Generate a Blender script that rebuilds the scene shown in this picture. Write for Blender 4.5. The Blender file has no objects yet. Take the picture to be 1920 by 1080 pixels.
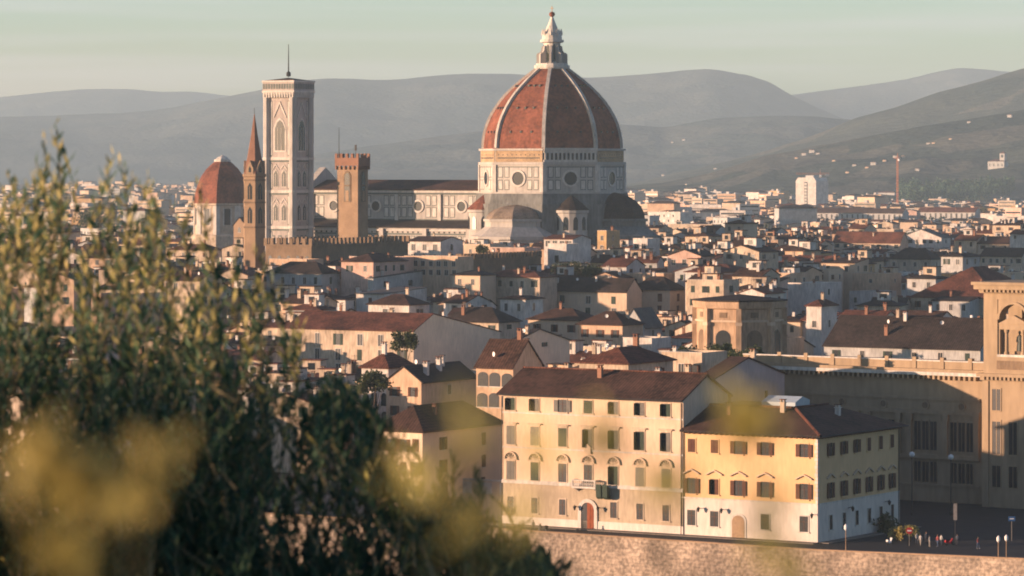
import bpy, math, random
import numpy as np
from mathutils import Vector, Matrix, noise as mnoise

# ------------------------------------------------------------------ camera
S = bpy.context.scene
COL = S.collection
F = 7030.0            # focal length in photo pixels (1920 wide)
ZC = 55.0             # eye height above the city
HOR = 309.0           # photo row of the horizon
R = math.radians
cam_d = bpy.data.cameras.new("camera")
cam = bpy.data.objects.new("camera", cam_d)
COL.objects.link(cam)
cam.location = (0, 0, ZC)
cam.rotation_euler = (R(90), 0, 0)
cam_d.sensor_width = 36
cam_d.lens = F / 1920 * 36
cam_d.shift_y = -(540 - HOR) / 1920
cam_d.clip_start = 0.1
cam_d.clip_end = 60000
cam_d.dof.use_dof = True
cam_d.dof.focus_distance = 900
cam_d.dof.aperture_fstop = 6.5
S.camera = cam
# ------------------------------------------------------------------ light
SUN_EL, SUN_AZ = 5.6, -102.0      # azimuth clockwise from +Y
sv = Vector((math.sin(R(SUN_AZ)) * math.cos(R(SUN_EL)), math.cos(R(SUN_AZ)) * math.cos(R(SUN_EL)), math.sin(R(SUN_EL))))
sun_d = bpy.data.lights.new("sun", 'SUN')
sun_d.energy = 5.0
sun_d.angle = R(0.5)
sun_d.color = (1.0, 0.655, 0.45)
sun = bpy.data.objects.new("sun", sun_d)
COL.objects.link(sun)
sun.location = (-400, -100, 300)
sun.rotation_euler = sv.to_track_quat('Z', 'Y').to_euler()
W = bpy.data.worlds.new("World")
S.world = W
W.use_nodes = True
nt = W.node_tree
nt.nodes.clear()
wo = nt.nodes.new('ShaderNodeOutputWorld')
bg = nt.nodes.new('ShaderNodeBackground')
sky = nt.nodes.new('ShaderNodeTexSky')
sky.sky_type = 'NISHITA'
sky.sun_disc = False
sky.sun_elevation = R(SUN_EL)
sky.sun_rotation = R(SUN_AZ)
sky.altitude = 100
sky.air_density = 1.0
sky.dust_density = 1.0
sky.ozone_density = 2.0
hs = nt.nodes.new('ShaderNodeHueSaturation')
hs.inputs['Saturation'].default_value = 1.2
nt.links.new(sky.outputs[0], hs.inputs['Color'])
tn = nt.nodes.new('ShaderNodeMix')      # the photograph's cool white balance
tn.data_type = 'RGBA'
tn.blend_type = 'MULTIPLY'
tn.inputs['Factor'].default_value = 1
tn.inputs['B'].default_value = (.75, 1.02, 1.42, 1)
nt.links.new(hs.outputs[0], tn.inputs['A'])
# thin stretched veil of high cloud
tcw = nt.nodes.new('ShaderNodeTexCoord')
vm = nt.nodes.new('ShaderNodeVectorMath')
vm.operation = 'MULTIPLY'
vm.inputs[1].default_value = (2.2, 2.2, 70)
nt.links.new(tcw.outputs['Generated'], vm.inputs[0])
nz = nt.nodes.new('ShaderNodeTexNoise')
nz.inputs['Scale'].default_value = 1.6
nz.inputs['Detail'].default_value = 5
nt.links.new(vm.outputs[0], nz.inputs['Vector'])
mrw = nt.nodes.new('ShaderNodeMapRange')
mrw.inputs['From Min'].default_value = .44
mrw.inputs['From Max'].default_value = .70
mrw.inputs['To Max'].default_value = .5
nt.links.new(nz.outputs[0], mrw.inputs['Value'])
cl_ = nt.nodes.new('ShaderNodeMix')
cl_.data_type = 'RGBA'
nt.links.new(mrw.outputs[0], cl_.inputs['Factor'])
nt.links.new(tn.outputs['Result'], cl_.inputs['A'])
cl_.inputs['B'].default_value = (2.9, 2.6, 2.35, 1)
# the bright haze band low over the horizon, warmer towards the sun
spw = nt.nodes.new('ShaderNodeSeparateXYZ')
nt.links.new(tcw.outputs['Generated'], spw.inputs[0])


def wrange(sock, a, b, c, d):
    q = nt.nodes.new('ShaderNodeMapRange')
    q.interpolation_type = 'SMOOTHSTEP'
    for k, v in zip(('From Min', 'From Max', 'To Min', 'To Max'), (a, b, c, d)):
        q.inputs[k].default_value = v
    nt.links.new(sock, q.inputs['Value'])
    return q.outputs[0]


def wmul(src, fac, col):
    q = nt.nodes.new('ShaderNodeMix')
    q.data_type = 'RGBA'
    q.blend_type = 'MULTIPLY'
    q.clamp_result = False
    nt.links.new(fac, q.inputs['Factor'])
    nt.links.new(src, q.inputs['A'])
    q.inputs['B'].default_value = (*col, 1)
    return q.outputs['Result']


band = wmul(cl_.outputs['Result'], wrange(spw.outputs['Z'], .05, .22, 1, 0), (2.12, 2.10, 2.50))
fx = wrange(spw.outputs['X'], -.17, .03, 1, 0)
fz = wrange(spw.outputs['Z'], .012, .04, 1, 0)
mm_ = nt.nodes.new('ShaderNodeMath')
mm_.operation = 'MULTIPLY'
nt.links.new(fx, mm_.inputs[0])
nt.links.new(fz, mm_.inputs[1])
band = wmul(band, mm_.outputs[0], (1.22, 1.0, .86))
nt.links.new(band, bg.inputs[0])
bg.inputs[1].default_value = 0.06
nt.links.new(bg.outputs[0], wo.inputs[0])
S.view_settings.view_transform = 'Standard'
S.view_settings.look = 'None'
S.view_settings.exposure = 1.38
S.view_settings.gamma = 1
S.render.film_transparent = False
S.cycles.use_denoising = True
S.cycles.filter_width = 1.9
S.cycles.max_bounces = 5
S.cycles.diffuse_bounces = 2
S.cycles.transmission_bounces = 3
S.cycles.transparent_max_bounces = 6
S.cycles.volume_bounces = 0
S.cycles.sample_clamp_indirect = 4

# ------------------------------------------------------------------ materials
MATS = {}


def mat(name, col, rough=0.85, var=0.25, scale=0.25, fine=2.5, bump=0.0, bscale=4.0, metal=0.0, tint=None, stripes=None, spec=0.2):
    """procedural plaster / stone / tile: the base colour broken up by two sizes of noise"""
    m = bpy.data.materials.new(name)
    m.use_nodes = True
    n, l = m.node_tree.nodes, m.node_tree.links
    b = n['Principled BSDF']
    b.inputs['Roughness'].default_value = rough
    b.inputs['Metallic'].default_value = metal
    b.inputs['Specular IOR Level'].default_value = spec
    tc = n.new('ShaderNodeTexCoord')
    oi = n.new('ShaderNodeObjectInfo')
    addv = n.new('ShaderNodeVectorMath')
    addv.operation = 'ADD'
    l.new(tc.outputs['Object'], addv.inputs[0])
    sc = n.new('ShaderNodeVectorMath')
    sc.operation = 'SCALE'
    l.new(oi.outputs['Location'], sc.inputs[0])
    sc.inputs['Scale'].default_value = 1.37
    l.new(sc.outputs[0], addv.inputs[1])
    n1 = n.new('ShaderNodeTexNoise')
    n1.inputs['Scale'].default_value = scale
    n1.inputs['Detail'].default_value = 3
    n2 = n.new('ShaderNodeTexNoise')
    n2.inputs['Scale'].default_value = fine
    n2.inputs['Detail'].default_value = 2
    l.new(addv.outputs[0], n1.inputs['Vector'])
    sq = n.new('ShaderNodeVectorMath')
    sq.operation = 'MULTIPLY'
    sq.inputs[1].default_value = (1, 1, .22 if 'plaster' in name or 'stone' in name or 'marble' in name else 1)
    l.new(addv.outputs[0], sq.inputs[0])
    l.new(sq.outputs[0], n2.inputs['Vector'])
    ad = n.new('ShaderNodeMath')
    ad.operation = 'ADD'
    l.new(n1.outputs[0], ad.inputs[0])
    l.new(n2.outputs[0], ad.inputs[1])
    mr = n.new('ShaderNodeMapRange')
    mr.inputs['From Min'].default_value = 0.65
    mr.inputs['From Max'].default_value = 1.35
    l.new(ad.outputs[0], mr.inputs['Value'])
    mx = n.new('ShaderNodeMix')
    mx.data_type = 'RGBA'
    t = tint or tuple(c * (1 - 1.6 * var) for c in col)
    mx.inputs['A'].default_value = (*[max(0, c) for c in t], 1)
    mx.inputs['B'].default_value = (*[min(1, c * (1 + var * 0.5)) for c in col], 1)
    l.new(mr.outputs[0], mx.inputs['Factor'])
    out = mx.outputs['Result']
    if stripes:
        wv = n.new('ShaderNodeTexWave')
        wv.bands_direction = stripes[0]
        wv.inputs['Scale'].default_value = stripes[1]
        wv.inputs['Distortion'].default_value = 0.6
        l.new(tc.outputs['Object'], wv.inputs['Vector'])
        m2 = n.new('ShaderNodeMix')
        m2.data_type = 'RGBA'
        m2.blend_type = 'MULTIPLY'
        m2.inputs['Factor'].default_value = stripes[2]
        l.new(out, m2.inputs['A'])
        l.new(wv.outputs['Color'], m2.inputs['B'])
        out = m2.outputs['Result']
    l.new(out, b.inputs['Base Color'])
    if bump:
        n3 = n.new('ShaderNodeTexNoise')
        n3.inputs['Scale'].default_value = bscale
        n3.inputs['Detail'].default_value = 4
        l.new(tc.outputs['Object'], n3.inputs['Vector'])
        bp = n.new('ShaderNodeBump')
        bp.inputs['Strength'].default_value = bump
        bp.inputs['Distance'].default_value = 0.3
        l.new(n3.outputs[0], bp.inputs['Height'])
        l.new(bp.outputs[0], b.inputs['Normal'])
    MATS[name] = m
    return m


mat('cream_plaster', (.56, .44, .32), var=.32)
mat('white_plaster', (.62, .565, .50), var=.28)
mat('pale_grey_plaster', (.46, .45, .42))
mat('ochre_plaster', (.52, .34, .17))
mat('yellow_plaster', (.66, .44, .23), var=.10)
mat('palazzo_plaster', (.64, .475, .33), var=.14)
mat('pink_plaster', (.60, .40, .31))
mat('tan_plaster', (.58, .44, .31), var=.14)
mat('bounce_lit_tan_plaster', (.78, .60, .43), var=.12)  # tan plaster lightened to stand for light bounced onto these walls
mat('twig', (.22, .185, .105), var=.2, fine=20)
mat('peach_plaster', (.60, .41, .27))
mat('lilac_plaster', (.47, .40, .38), var=.12)
mat('base_plaster', (.64, .57, .49), var=.15)
mat('rusticated_stone', (.55, .44, .31), var=.2, stripes=('Z', 2.2, .35))
mat('brown_stone', (.225, .155, .098), var=.25, bump=.3, bscale=2)
mat('library_stone', (.37, .27, .17), var=.18, scale=.15, fine=1.2)
mat('red_brick', (.27, .14, .09), var=.25, fine=4)
mat('tan_brick', (.34, .228, .14), var=.22, fine=3)
mat('marble', (.46, .42, .37), var=.2, scale=.12, fine=.9)
mat('pink_marble', (.44, .38, .335), var=.22, scale=.1, fine=1.0)
mat('green_marble', (.15, .165, .145), var=.2)
mat('white_stone', (.60, .55, .48), var=.25)
mat('church_stone', (.49, .335, .215), var=.3)
mat('shaded_marble', (.19, .19, .175), var=.32, scale=.15, fine=1.2)  # marble with the shade of the lower walls put into its colour
mat('rib_stone', (.50, .46, .40), var=.3)
mat('old_masonry', (.25, .19, .14), var=.35, fine=1.5)
mat('raw_masonry', (.45, .31, .18), var=.3, scale=.3, fine=2)
mat('dome_tile', (.265, .092, .052), var=.42, scale=.16, fine=.9, stripes=('Z', 1.1, .22))
mat('roof_brown', (.105, .055, .038), var=.5, scale=.22, fine=1.6, stripes=('X', .6, .5))
mat('roof_red', (.19, .072, .045), var=.5, scale=.25, fine=1.8, stripes=('X', .6, .5))
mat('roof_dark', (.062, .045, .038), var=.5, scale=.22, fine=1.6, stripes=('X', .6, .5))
mat('roof_grey', (.12, .11, .10), var=.3, scale=.3, fine=1.5)
mat('roof_pale', (.33, .30, .27), var=.25)
mat('dark_glass', (.020, .024, .028), rough=.25, var=.3, spec=.5)
mat('shutter_green', (.045, .065, .048), var=.2)
mat('shutter_brown', (.12, .055, .035), var=.2)
mat('shutter_grey', (.17, .16, .14), var=.2)
mat('wood_red', (.26, .075, .035), var=.2)
mat('dark_iron', (.03, .03, .032), rough=.6)
mat('asphalt', (.034, .034, .035), var=.2)
mat('white_paint', (.78, .76, .72), var=.05)
mat('skylight_glass', (.45, .52, .54), rough=.15, var=.1, spec=.6)
mat('sign_red', (.42, .03, .035), var=.05)
mat('sign_blue', (.03, .10, .24), var=.05)
mat('crane_orange', (.62, .20, .06), var=.1)
mat('bark', (.16, .10, .06), var=.3, fine=30)
mat('earth', (.12, .10, .07), var=.3, scale=.01, fine=.1)
mat('city_ground', (.07, .065, .055), var=.3, scale=.004, fine=.03)
mat('stone_ground', (.20, .17, .14), var=.25)


def block_stone(name, c1, c2, mortar):
    m = bpy.data.materials.new(name)
    m.use_nodes = True
    n, l = m.node_tree.nodes, m.node_tree.links
    b = n['Principled BSDF']
    b.inputs['Roughness'].default_value = .95
    tc = n.new('ShaderNodeTexCoord')
    dt = n.new('ShaderNodeVectorMath')
    dt.operation = 'DOT_PRODUCT'
    dt.inputs[1].default_value = (.82, -.573, 0)
    l.new(tc.outputs['Object'], dt.inputs[0])
    sp = n.new('ShaderNodeSeparateXYZ')
    l.new(tc.outputs['Object'], sp.inputs[0])
    cb = n.new('ShaderNodeCombineXYZ')
    l.new(dt.outputs['Value'], cb.inputs[0])
    l.new(sp.outputs[2], cb.inputs[1])
    br = n.new('ShaderNodeTexBrick')
    br.inputs['Scale'].default_value = 1
    br.inputs['Brick Width'].default_value = 1.25
    br.inputs['Row Height'].default_value = .48
    br.inputs['Mortar Size'].default_value = .035
    br.inputs['Color1'].default_value = (*c1, 1)
    br.inputs['Color2'].default_value = (*c2, 1)
    br.inputs['Mortar'].default_value = (*mortar, 1)
    l.new(cb.outputs[0], br.inputs['Vector'])
    out = br.outputs['Color']
    for sc, lo, f in ((.16, .45, .8), (1.9, .35, .75)):
        q = n.new('ShaderNodeTexNoise')
        q.inputs['Scale'].default_value = sc
        q.inputs['Detail'].default_value = 5
        l.new(tc.outputs['Object'], q.inputs['Vector'])
        mr = n.new('ShaderNodeMapRange')
        mr.inputs['From Min'].default_value = .36
        mr.inputs['From Max'].default_value = .64
        mr.inputs['To Min'].default_value = lo
        mr.inputs['To Max'].default_value = 1.15
        l.new(q.outputs[0], mr.inputs['Value'])
        mx = n.new('ShaderNodeMix')
        mx.data_type = 'RGBA'
        mx.blend_type = 'MULTIPLY'
        mx.inputs['Factor'].default_value = f
        l.new(out, mx.inputs['A'])
        l.new(mr.outputs[0], mx.inputs['B'])
        out = mx.outputs['Result']
    l.new(out, b.inputs['Base Color'])
    bp = n.new('ShaderNodeBump')
    bp.inputs['Strength'].default_value = .7
    bp.inputs['Distance'].default_value = .12
    l.new(q.outputs[0], bp.inputs['Height'])
    l.new(bp.outputs[0], b.inputs['Normal'])
    MATS[name] = m


block_stone('embankment_stone', (.41, .32, .235), (.36, .275, .20), (.29, .22, .16))


def leaf_mat(name, c1, c2, trans=.45):
    m = bpy.data.materials.new(name)
    m.use_nodes = True
    n, l = m.node_tree.nodes, m.node_tree.links
    n.clear()
    o = n.new('ShaderNodeOutputMaterial')
    g = n.new('ShaderNodeNewGeometry')
    mx = n.new('ShaderNodeMix')
    mx.data_type = 'RGBA'
    mx.inputs['A'].default_value = (*c1, 1)
    mx.inputs['B'].default_value = (*c2, 1)
    l.new(g.outputs['Random Per Island'], mx.inputs['Factor'])
    d = n.new('ShaderNodeBsdfPrincipled')
    d.inputs['Roughness'].default_value = .5
    d.inputs['Specular IOR Level'].default_value = .3
    t = n.new('ShaderNodeBsdfTranslucent')
    ms = n.new('ShaderNodeMixShader')
    ms.inputs[0].default_value = trans
    l.new(mx.outputs['Result'], d.inputs['Base Color'])
    l.new(mx.outputs['Result'], t.inputs['Color'])
    l.new(d.outputs[0], ms.inputs[1])
    l.new(t.outputs[0], ms.inputs[2])
    l.new(ms.outputs[0], o.inputs['Surface'])
    MATS[name] = m
    return m


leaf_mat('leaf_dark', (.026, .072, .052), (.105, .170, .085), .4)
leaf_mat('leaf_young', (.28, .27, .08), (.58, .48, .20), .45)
leaf_mat('leaf_yellow', (.33, .29, .09), (.58, .47, .17), .5)
leaf_mat('leaf_bright', (.42, .37, .10), (.72, .61, .22), .55)
leaf_mat('leaf_town', (.030, .055, .022), (.085, .095, .032), .3)

# ------------------------------------------------------------------ mesh building


class MB:
    def __init__(self):
        self.v, self.f, self.m, self.names = [], [], [], []
        self.T = None

    def mi(self, name):
        if name not in self.names:
            self.names.append(name)
        return self.names.index(name)

    def frame(self, x, y, a=0.0, z=0.0):
        self.T = (x, y, z, math.cos(a), math.sin(a))
        return self

    def add(self, vs, fs, m):
        k = len(self.v)
        if self.T:
            x0, y0, z0, c, s = self.T
            vs = [(x0 + x * c - y * s, y0 + x * s + y * c, z0 + z) for x, y, z in vs]
        self.v += vs
        i = self.mi(m)
        for f in fs:
            self.f.append([k + q for q in f])
            self.m.append(i)
        return self

    def box(self, x0, x1, y0, y1, z0, z1, m):
        return self.add([(x0, y0, z0), (x1, y0, z0), (x1, y1, z0), (x0, y1, z0), (x0, y0, z1), (x1, y0, z1), (x1, y1, z1), (x0, y1, z1)],
                        [(0, 3, 2, 1), (4, 5, 6, 7), (0, 1, 5, 4), (1, 2, 6, 5), (2, 3, 7, 6), (3, 0, 4, 7)], m)

    def ext(self, poly, axis, a, b, m):
        """closed prism: 2-D outline extruded along an axis.  x: (y,z) outline, y: (x,z) outline, z: (x,y) outline"""
        n = len(poly)
        if axis == 'x':
            vs = [(a, p, q) for p, q in poly] + [(b, p, q) for p, q in poly]
        elif axis == 'y':
            vs = [(p, a, q) for p, q in poly] + [(p, b, q) for p, q in poly]
        else:
            vs = [(p, q, a) for p, q in poly] + [(p, q, b) for p, q in poly]
        fs = [tuple(range(n))[::-1], tuple(range(n, 2 * n))]
        fs += [(i, (i + 1) % n, n + (i + 1) % n, n + i) for i in range(n)]
        return self.add(vs, fs, m)

    def lathe(self, prof, n, m, cx=0, cy=0, a0=0.0, arc=2 * math.pi, cap=True):
        """prof: list of (r, z); n sides"""
        full = abs(arc - 2 * math.pi) < 1e-6
        cnt = n if full else n + 1
        vs, fs = [], []
        for r, z in prof:
            for i in range(cnt):
                t = a0 + arc * i / n
                vs.append((cx + r * math.cos(t), cy + r * math.sin(t), z))
        for k in range(len(prof) - 1):
            for i in range(n):
                j = (i + 1) % cnt
                fs.append((k * cnt + i, k * cnt + j, (k + 1) * cnt + j, (k + 1) * cnt + i))
        if cap:
            fs.append(tuple(range(cnt))[::-1])
            fs.append(tuple((len(prof) - 1) * cnt + i for i in range(cnt)))
        return self.add(vs, fs, m)

    def bar(self, p, q, r, m, n=6, r2=None):
        p, q = Vector(p), Vector(q)
        d = q - p
        if d.length < 1e-6:
            return self
        d.normalize()
        u = d.orthogonal().normalized()
        w = d.cross(u)
        r2 = r if r2 is None else r2
        vs = []
        for c, rr in ((p, r), (q, r2)):
            for i in range(n):
                t = 2 * math.pi * i / n
                vs.append(tuple(c + (u * math.cos(t) + w * math.sin(t)) * rr))
        fs = [(i, (i + 1) % n, n + (i + 1) % n, n + i) for i in range(n)] + [tuple(range(n))[::-1], tuple(range(n, 2 * n))]
        return self.add(vs, fs, m)

    def data(self, name, smooth=False):
        me = bpy.data.meshes.new(name)
        me.from_pydata(self.v, [], self.f)
        for q in self.names:
            me.materials.append(MATS[q])
        me.polygons.foreach_set('material_index', self.m)
        if smooth:
            me.polygons.foreach_set('use_smooth', [True] * len(self.f))
        me.update()
        return me

    def build(self, name, parent=None, smooth=False):
        return link(name, self.data(name, smooth), parent)


def link(name, data, parent=None, loc=None, rz=0, scale=None):
    o = bpy.data.objects.new(name, data)
    COL.objects.link(o)
    if parent:
        o.parent = parent
    if loc:
        o.location = loc
    if rz:
        o.rotation_euler = (0, 0, rz)
    if scale:
        o.scale = scale
    return o


LABELS = {}


def tag(o, label, cat, group=None, kind=None):
    if label in LABELS:
        print('DUP LABEL', label)
    LABELS[label] = 1
    o['label'] = label
    o['category'] = cat
    if group:
        o['group'] = group
    if kind:
        o['kind'] = kind
    return o


def thing(name, label, cat, loc, a=0.0, group=None):
    return tag(link(name, None, None, loc, a), label, cat, group)


def struct(o):
    o['kind'] = 'structure'
    return o


def WX(px, Y):
    return (px - 960) / F * Y


def WZ(py, Y):
    return ZC - (py - HOR) / F * Y


def P(px, py, Y):
    return (WX(px, Y), Y, WZ(py, Y))


def proj(x, y, z):
    return 960 + F * x / y, HOR - F * (z - ZC) / y


A0 = R(-31)


def footprint(pxL, pxC, pxR, pyE, h, a):
    """front-right eave corner at (pxC, pyE): world front-left corner, width, depth"""
    Yc = (ZC - h) * F / (pyE - HOR)
    return footprintY(pxL, pxC, pxR, Yc, a)


def footprintY(pxL, pxC, pxR, Yc, a):
    c, s = math.cos(a), math.sin(a)
    Xc = WX(pxC, Yc)
    t = (pxL - 960) / F
    w = (Xc - t * Yc) / (c - t * s)
    t2 = (pxR - 960) / F
    d = (t2 * Yc - Xc) / (-s - t2 * c)
    return Xc - w * c, Yc - w * s, max(w, 1.5), max(d, 1.5)


# ------------------------------------------------------------------ the ground, the river, the hills
def build_ground():
    # one sheet: the viewing hill, the river bed, the plain.  r = distance across the river line
    m = MB()
    nx, ny = math.sin(R(35)), math.cos(R(35))
    rows = [(-200, 53.2), (0, 53.2), (4, 53.1), (10, 51.2), (20, 47.5), (60, 38), (140, 16), (230, 2), (300, -1), (345, -1.2), (352, -9), (457.5, -9), (458.6, 0), (700, 0), (3000, 0), (24000, 0)]
    us = [-9000, -3000, -800, -300, -100, -30, 0, 30, 100, 300, 800, 3000, 9000, 22000]
    vs, fs = [], []
    for rr, z in rows:
        for u in us:
            vs.append((nx * rr + ny * u, ny * rr - nx * u, z))
    k = len(us)
    for i in range(len(rows) - 1):
        for j in range(k - 1):
            fs.append((i * k + j, i * k + j + 1, (i + 1) * k + j + 1, (i + 1) * k + j))
    m.add(vs, [f[::-1] for f in fs], 'city_ground')
    o = struct(m.build('ground'))
    # water
    w = MB()
    q = []
    for rr, u in ((348, -900), (348, 900), (455.5, 900), (455.5, -900)):
        q.append((nx * rr + ny * u, ny * rr - nx * u, -6.5))
    mm = bpy.data.materials.new('river_water')
    mm.use_nodes = True
    b = mm.node_tree.nodes['Principled BSDF']
    b.inputs['Base Color'].default_value = (.05, .07, .05, 1)
    b.inputs['Roughness'].default_value = .12
    MATS['river_water'] = mm
    w.add(q, [(0, 1, 2, 3)], 'river_water')
    struct(w.build('river'))


build_ground()


def hill_mat(name, c1, c2, c3):
    m = bpy.data.materials.new(name)
    m.use_nodes = True
    n, l = m.node_tree.nodes, m.node_tree.links
    b = n['Principled BSDF']
    b.inputs['Roughness'].default_value = 1
    b.inputs['Specular IOR Level'].default_value = 0
    tc = n.new('ShaderNodeTexCoord')
    a = n.new('ShaderNodeTexNoise')
    a.inputs['Scale'].default_value = .0035
    a.inputs['Detail'].default_value = 6
    a.inputs['Roughness'].default_value = .65
    v = n.new('ShaderNodeTexVoronoi')
    v.inputs['Scale'].default_value = .006
    for q in (a, v):
        l.new(tc.outputs['Object'], q.inputs['Vector'])
    r = n.new('ShaderNodeValToRGB')
    r.color_ramp.elements[0].position = .36
    r.color_ramp.elements[0].color = (*c1, 1)
    r.color_ramp.elements[1].position = .62
    r.color_ramp.elements[1].color = (*c2, 1)
    l.new(a.outputs[0], r.inputs[0])
    mx = n.new('ShaderNodeMix')
    mx.data_type = 'RGBA'
    sep = n.new('ShaderNodeSeparateColor')
    l.new(v.outputs['Color'], sep.inputs[0])
    mr = n.new('ShaderNodeMapRange')
    mr.inputs['From Min'].default_value = .68
    mr.inputs['From Max'].default_value = .72
    l.new(sep.outputs[0], mr.inputs['Value'])
    l.new(mr.outputs[0], mx.inputs['Factor'])
    l.new(r.outputs[0], mx.inputs['A'])
    mx.inputs['B'].default_value = (*c3, 1)
    l.new(mx.outputs['Result'], b.inputs['Base Color'])
    nb = n.new('ShaderNodeTexNoise')
    nb.inputs['Scale'].default_value = .05
    nb.inputs['Detail'].default_value = 3
    l.new(tc.outputs['Object'], nb.inputs['Vector'])
    bp = n.new('ShaderNodeBump')
    bp.inputs['Strength'].default_value = .5
    bp.inputs['Distance'].default_value = 12
    l.new(nb.outputs[0], bp.inputs['Height'])
    l.new(bp.outputs[0], b.inputs['Normal'])
    MATS[name] = m


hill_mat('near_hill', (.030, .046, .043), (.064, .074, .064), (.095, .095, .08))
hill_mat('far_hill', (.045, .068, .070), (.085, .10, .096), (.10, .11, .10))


def hill(name, crest, Yc, Yf, m, seed, Yb=None, amp=1.0):
    cols = 230
    xs = np.linspace(crest[0][0], crest[-1][0], cols)
    ys = np.interp(xs, [c[0] for c in crest], [c[1] for c in crest])
    k = np.array([.25, .5, .25])
    for _ in range(5):
        ys = np.convolve(np.pad(ys, 1, mode='edge'), k, 'valid')
    prof0 = [(0, 0), (.12, .03), (.25, .12), (.38, .27), (.5, .43), (.62, .6), (.74, .77), (.84, .89), (.92, .965), (1, 1), (1.15, .97), (1.4, .8), (2.0, .35), (2.6, 0)]
    tt = sorted(set(list(np.linspace(0, 1.02, 46)) + [1.0, 1.15, 1.4, 2.0, 2.6]))
    prof = [(t, float(np.interp(t, [e[0] for e in prof0], [e[1] for e in prof0]))) for t in tt]
    vs, fs = [], []
    for t, q in prof:
        for x, y in zip(xs, ys):
            Y = Yf + (Yc - Yf) * t
            zc = WZ(y, Yc)
            X = (x - 960) / F * (Yc * .35 + Y * .65)
            nz = mnoise.fractal(Vector((X / 900 + seed, Y / 900, seed * 1.7)), .8, 2.1, 5)
            nf = mnoise.noise(Vector((X / 60, Y / 60, seed)))
            mid = math.sin(math.pi * min(t, 1.0)) if t < 1 else 0
            z = zc * q + nz * 40 * mid * amp * min(1, zc / 120) + (nf * 4.5 + mnoise.noise(Vector((X / 170, Y / 170, seed + 4))) * 9 * (1 if q < .97 else .3)) * min(1, 3 * q) * (1 if q < .985 else .35) - 1.2
            vs.append((X, Y, z if q > 0 else -2.0))
    n = cols
    for i in range(len(prof) - 1):
        for j in range(n - 1):
            fs.append((i * n + j, i * n + j + 1, (i + 1) * n + j + 1, (i + 1) * n + j))
    mb = MB().add(vs, fs, m)
    return struct(mb.build(name, smooth=True))


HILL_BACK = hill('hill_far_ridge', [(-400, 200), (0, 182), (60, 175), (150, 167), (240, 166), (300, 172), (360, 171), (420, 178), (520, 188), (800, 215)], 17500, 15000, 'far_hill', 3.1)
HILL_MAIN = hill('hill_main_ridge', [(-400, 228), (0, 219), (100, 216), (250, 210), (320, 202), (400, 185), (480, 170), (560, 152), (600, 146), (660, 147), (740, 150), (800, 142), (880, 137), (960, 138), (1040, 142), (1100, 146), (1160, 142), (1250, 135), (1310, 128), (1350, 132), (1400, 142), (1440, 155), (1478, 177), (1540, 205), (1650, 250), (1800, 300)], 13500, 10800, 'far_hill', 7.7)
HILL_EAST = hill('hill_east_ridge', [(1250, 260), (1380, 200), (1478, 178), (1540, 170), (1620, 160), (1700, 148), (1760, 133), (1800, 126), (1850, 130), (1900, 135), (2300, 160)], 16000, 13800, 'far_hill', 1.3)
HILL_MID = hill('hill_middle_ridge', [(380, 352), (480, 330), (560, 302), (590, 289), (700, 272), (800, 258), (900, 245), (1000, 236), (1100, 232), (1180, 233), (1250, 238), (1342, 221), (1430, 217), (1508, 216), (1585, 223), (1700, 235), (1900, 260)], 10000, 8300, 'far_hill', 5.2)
HILL_R1 = hill('hill_wooded_slope', [(1120, 352), (1180, 345), (1300, 318), (1411, 289), (1500, 262), (1560, 240), (1600, 222), (1680, 200), (1758, 173), (1850, 148), (1920, 127), (2300, 60)], 8000, 6300, 'near_hill', 9.4)
HILL_R2 = hill('hill_villa_slope', [(1100, 353), (1180, 348), (1300, 334), (1380, 310), (1427, 293), (1527, 273), (1642, 252), (1758, 231), (1920, 204), (2300, 150)], 6300, 4900, 'near_hill', 2.6)

# ------------------------------------------------------------------ windows shared by the houses
WCACHE = {}


def win_mesh(kind, shut, frame='white_stone'):
    """unit window 1 wide, 1 high, facing -y, foot at the origin"""
    key = (kind, shut, frame)
    if key in WCACHE:
        return WCACHE[key]
    m = MB()
    if kind == 'plain':
        m.box(-.5, .5, -.03, .05, 0, 1, 'dark_glass')
        m.box(-.6, -.5, -.08, .05, -.04, 1.06, frame)
        m.box(.5, .6, -.08, .05, -.04, 1.06, frame)
        m.box(-.5, .5, -.08, .05, 1, 1.06, frame)
        m.box(-.5, .5, -.10, .05, -.05, 0, frame)
        m.box(-.03, .03, -.05, -.03, 0, 1, frame)
    elif kind == 'bare':
        m.box(-.5, .5, -.04, .05, 0, 1, 'dark_glass')
        m.box(-.56, .56, -.09, .05, -.06, 0, frame)
    elif kind == 'open':
        m.box(-.5, .5, -.03, .05, 0, 1, 'dark_glass')
        m.box(-.98, -.5, -.10, -.02, -.01, 1.01, shut)
        m.box(.5, .98, -.10, -.02, -.01, 1.01, shut)
        m.box(-.55, .55, -.12, .05, -.06, -.01, frame)
    elif kind == 'closed':
        m.box(-.5, -.01, -.08, .05, 0, 1, shut)
        m.box(.01, .5, -.08, .05, 0, 1, shut)
        m.box(-.55, .55, -.12, .05, -.06, -.002, frame)
    elif kind == 'arch':
        pts = [(-.5, 0), (.5, 0), (.5, .7)] + [(.5 * math.cos(t), .7 + .3 * math.sin(t)) for t in np.linspace(.3, math.pi - .3, 7)] + [(-.5, .7)]
        m.ext(pts, 'y', -.04, .05, 'dark_glass')
        m.box(-.6, .6, -.10, .05, -.06, 0, frame)
    WCACHE[key] = m.data('window')
    return WCACHE[key]


def put_window(parent, face, u, z, wd, ht, w, d, kind, shut, frame='white_stone'):
    me = win_mesh(kind, shut, frame)
    if face == 'front':
        return link('window', me, parent, (u, 0, z), 0, (wd, 1, ht))
    return link('window', me, parent, (w, u, z), math.pi / 2, (wd, 1, ht))


CHIM = {}


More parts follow.
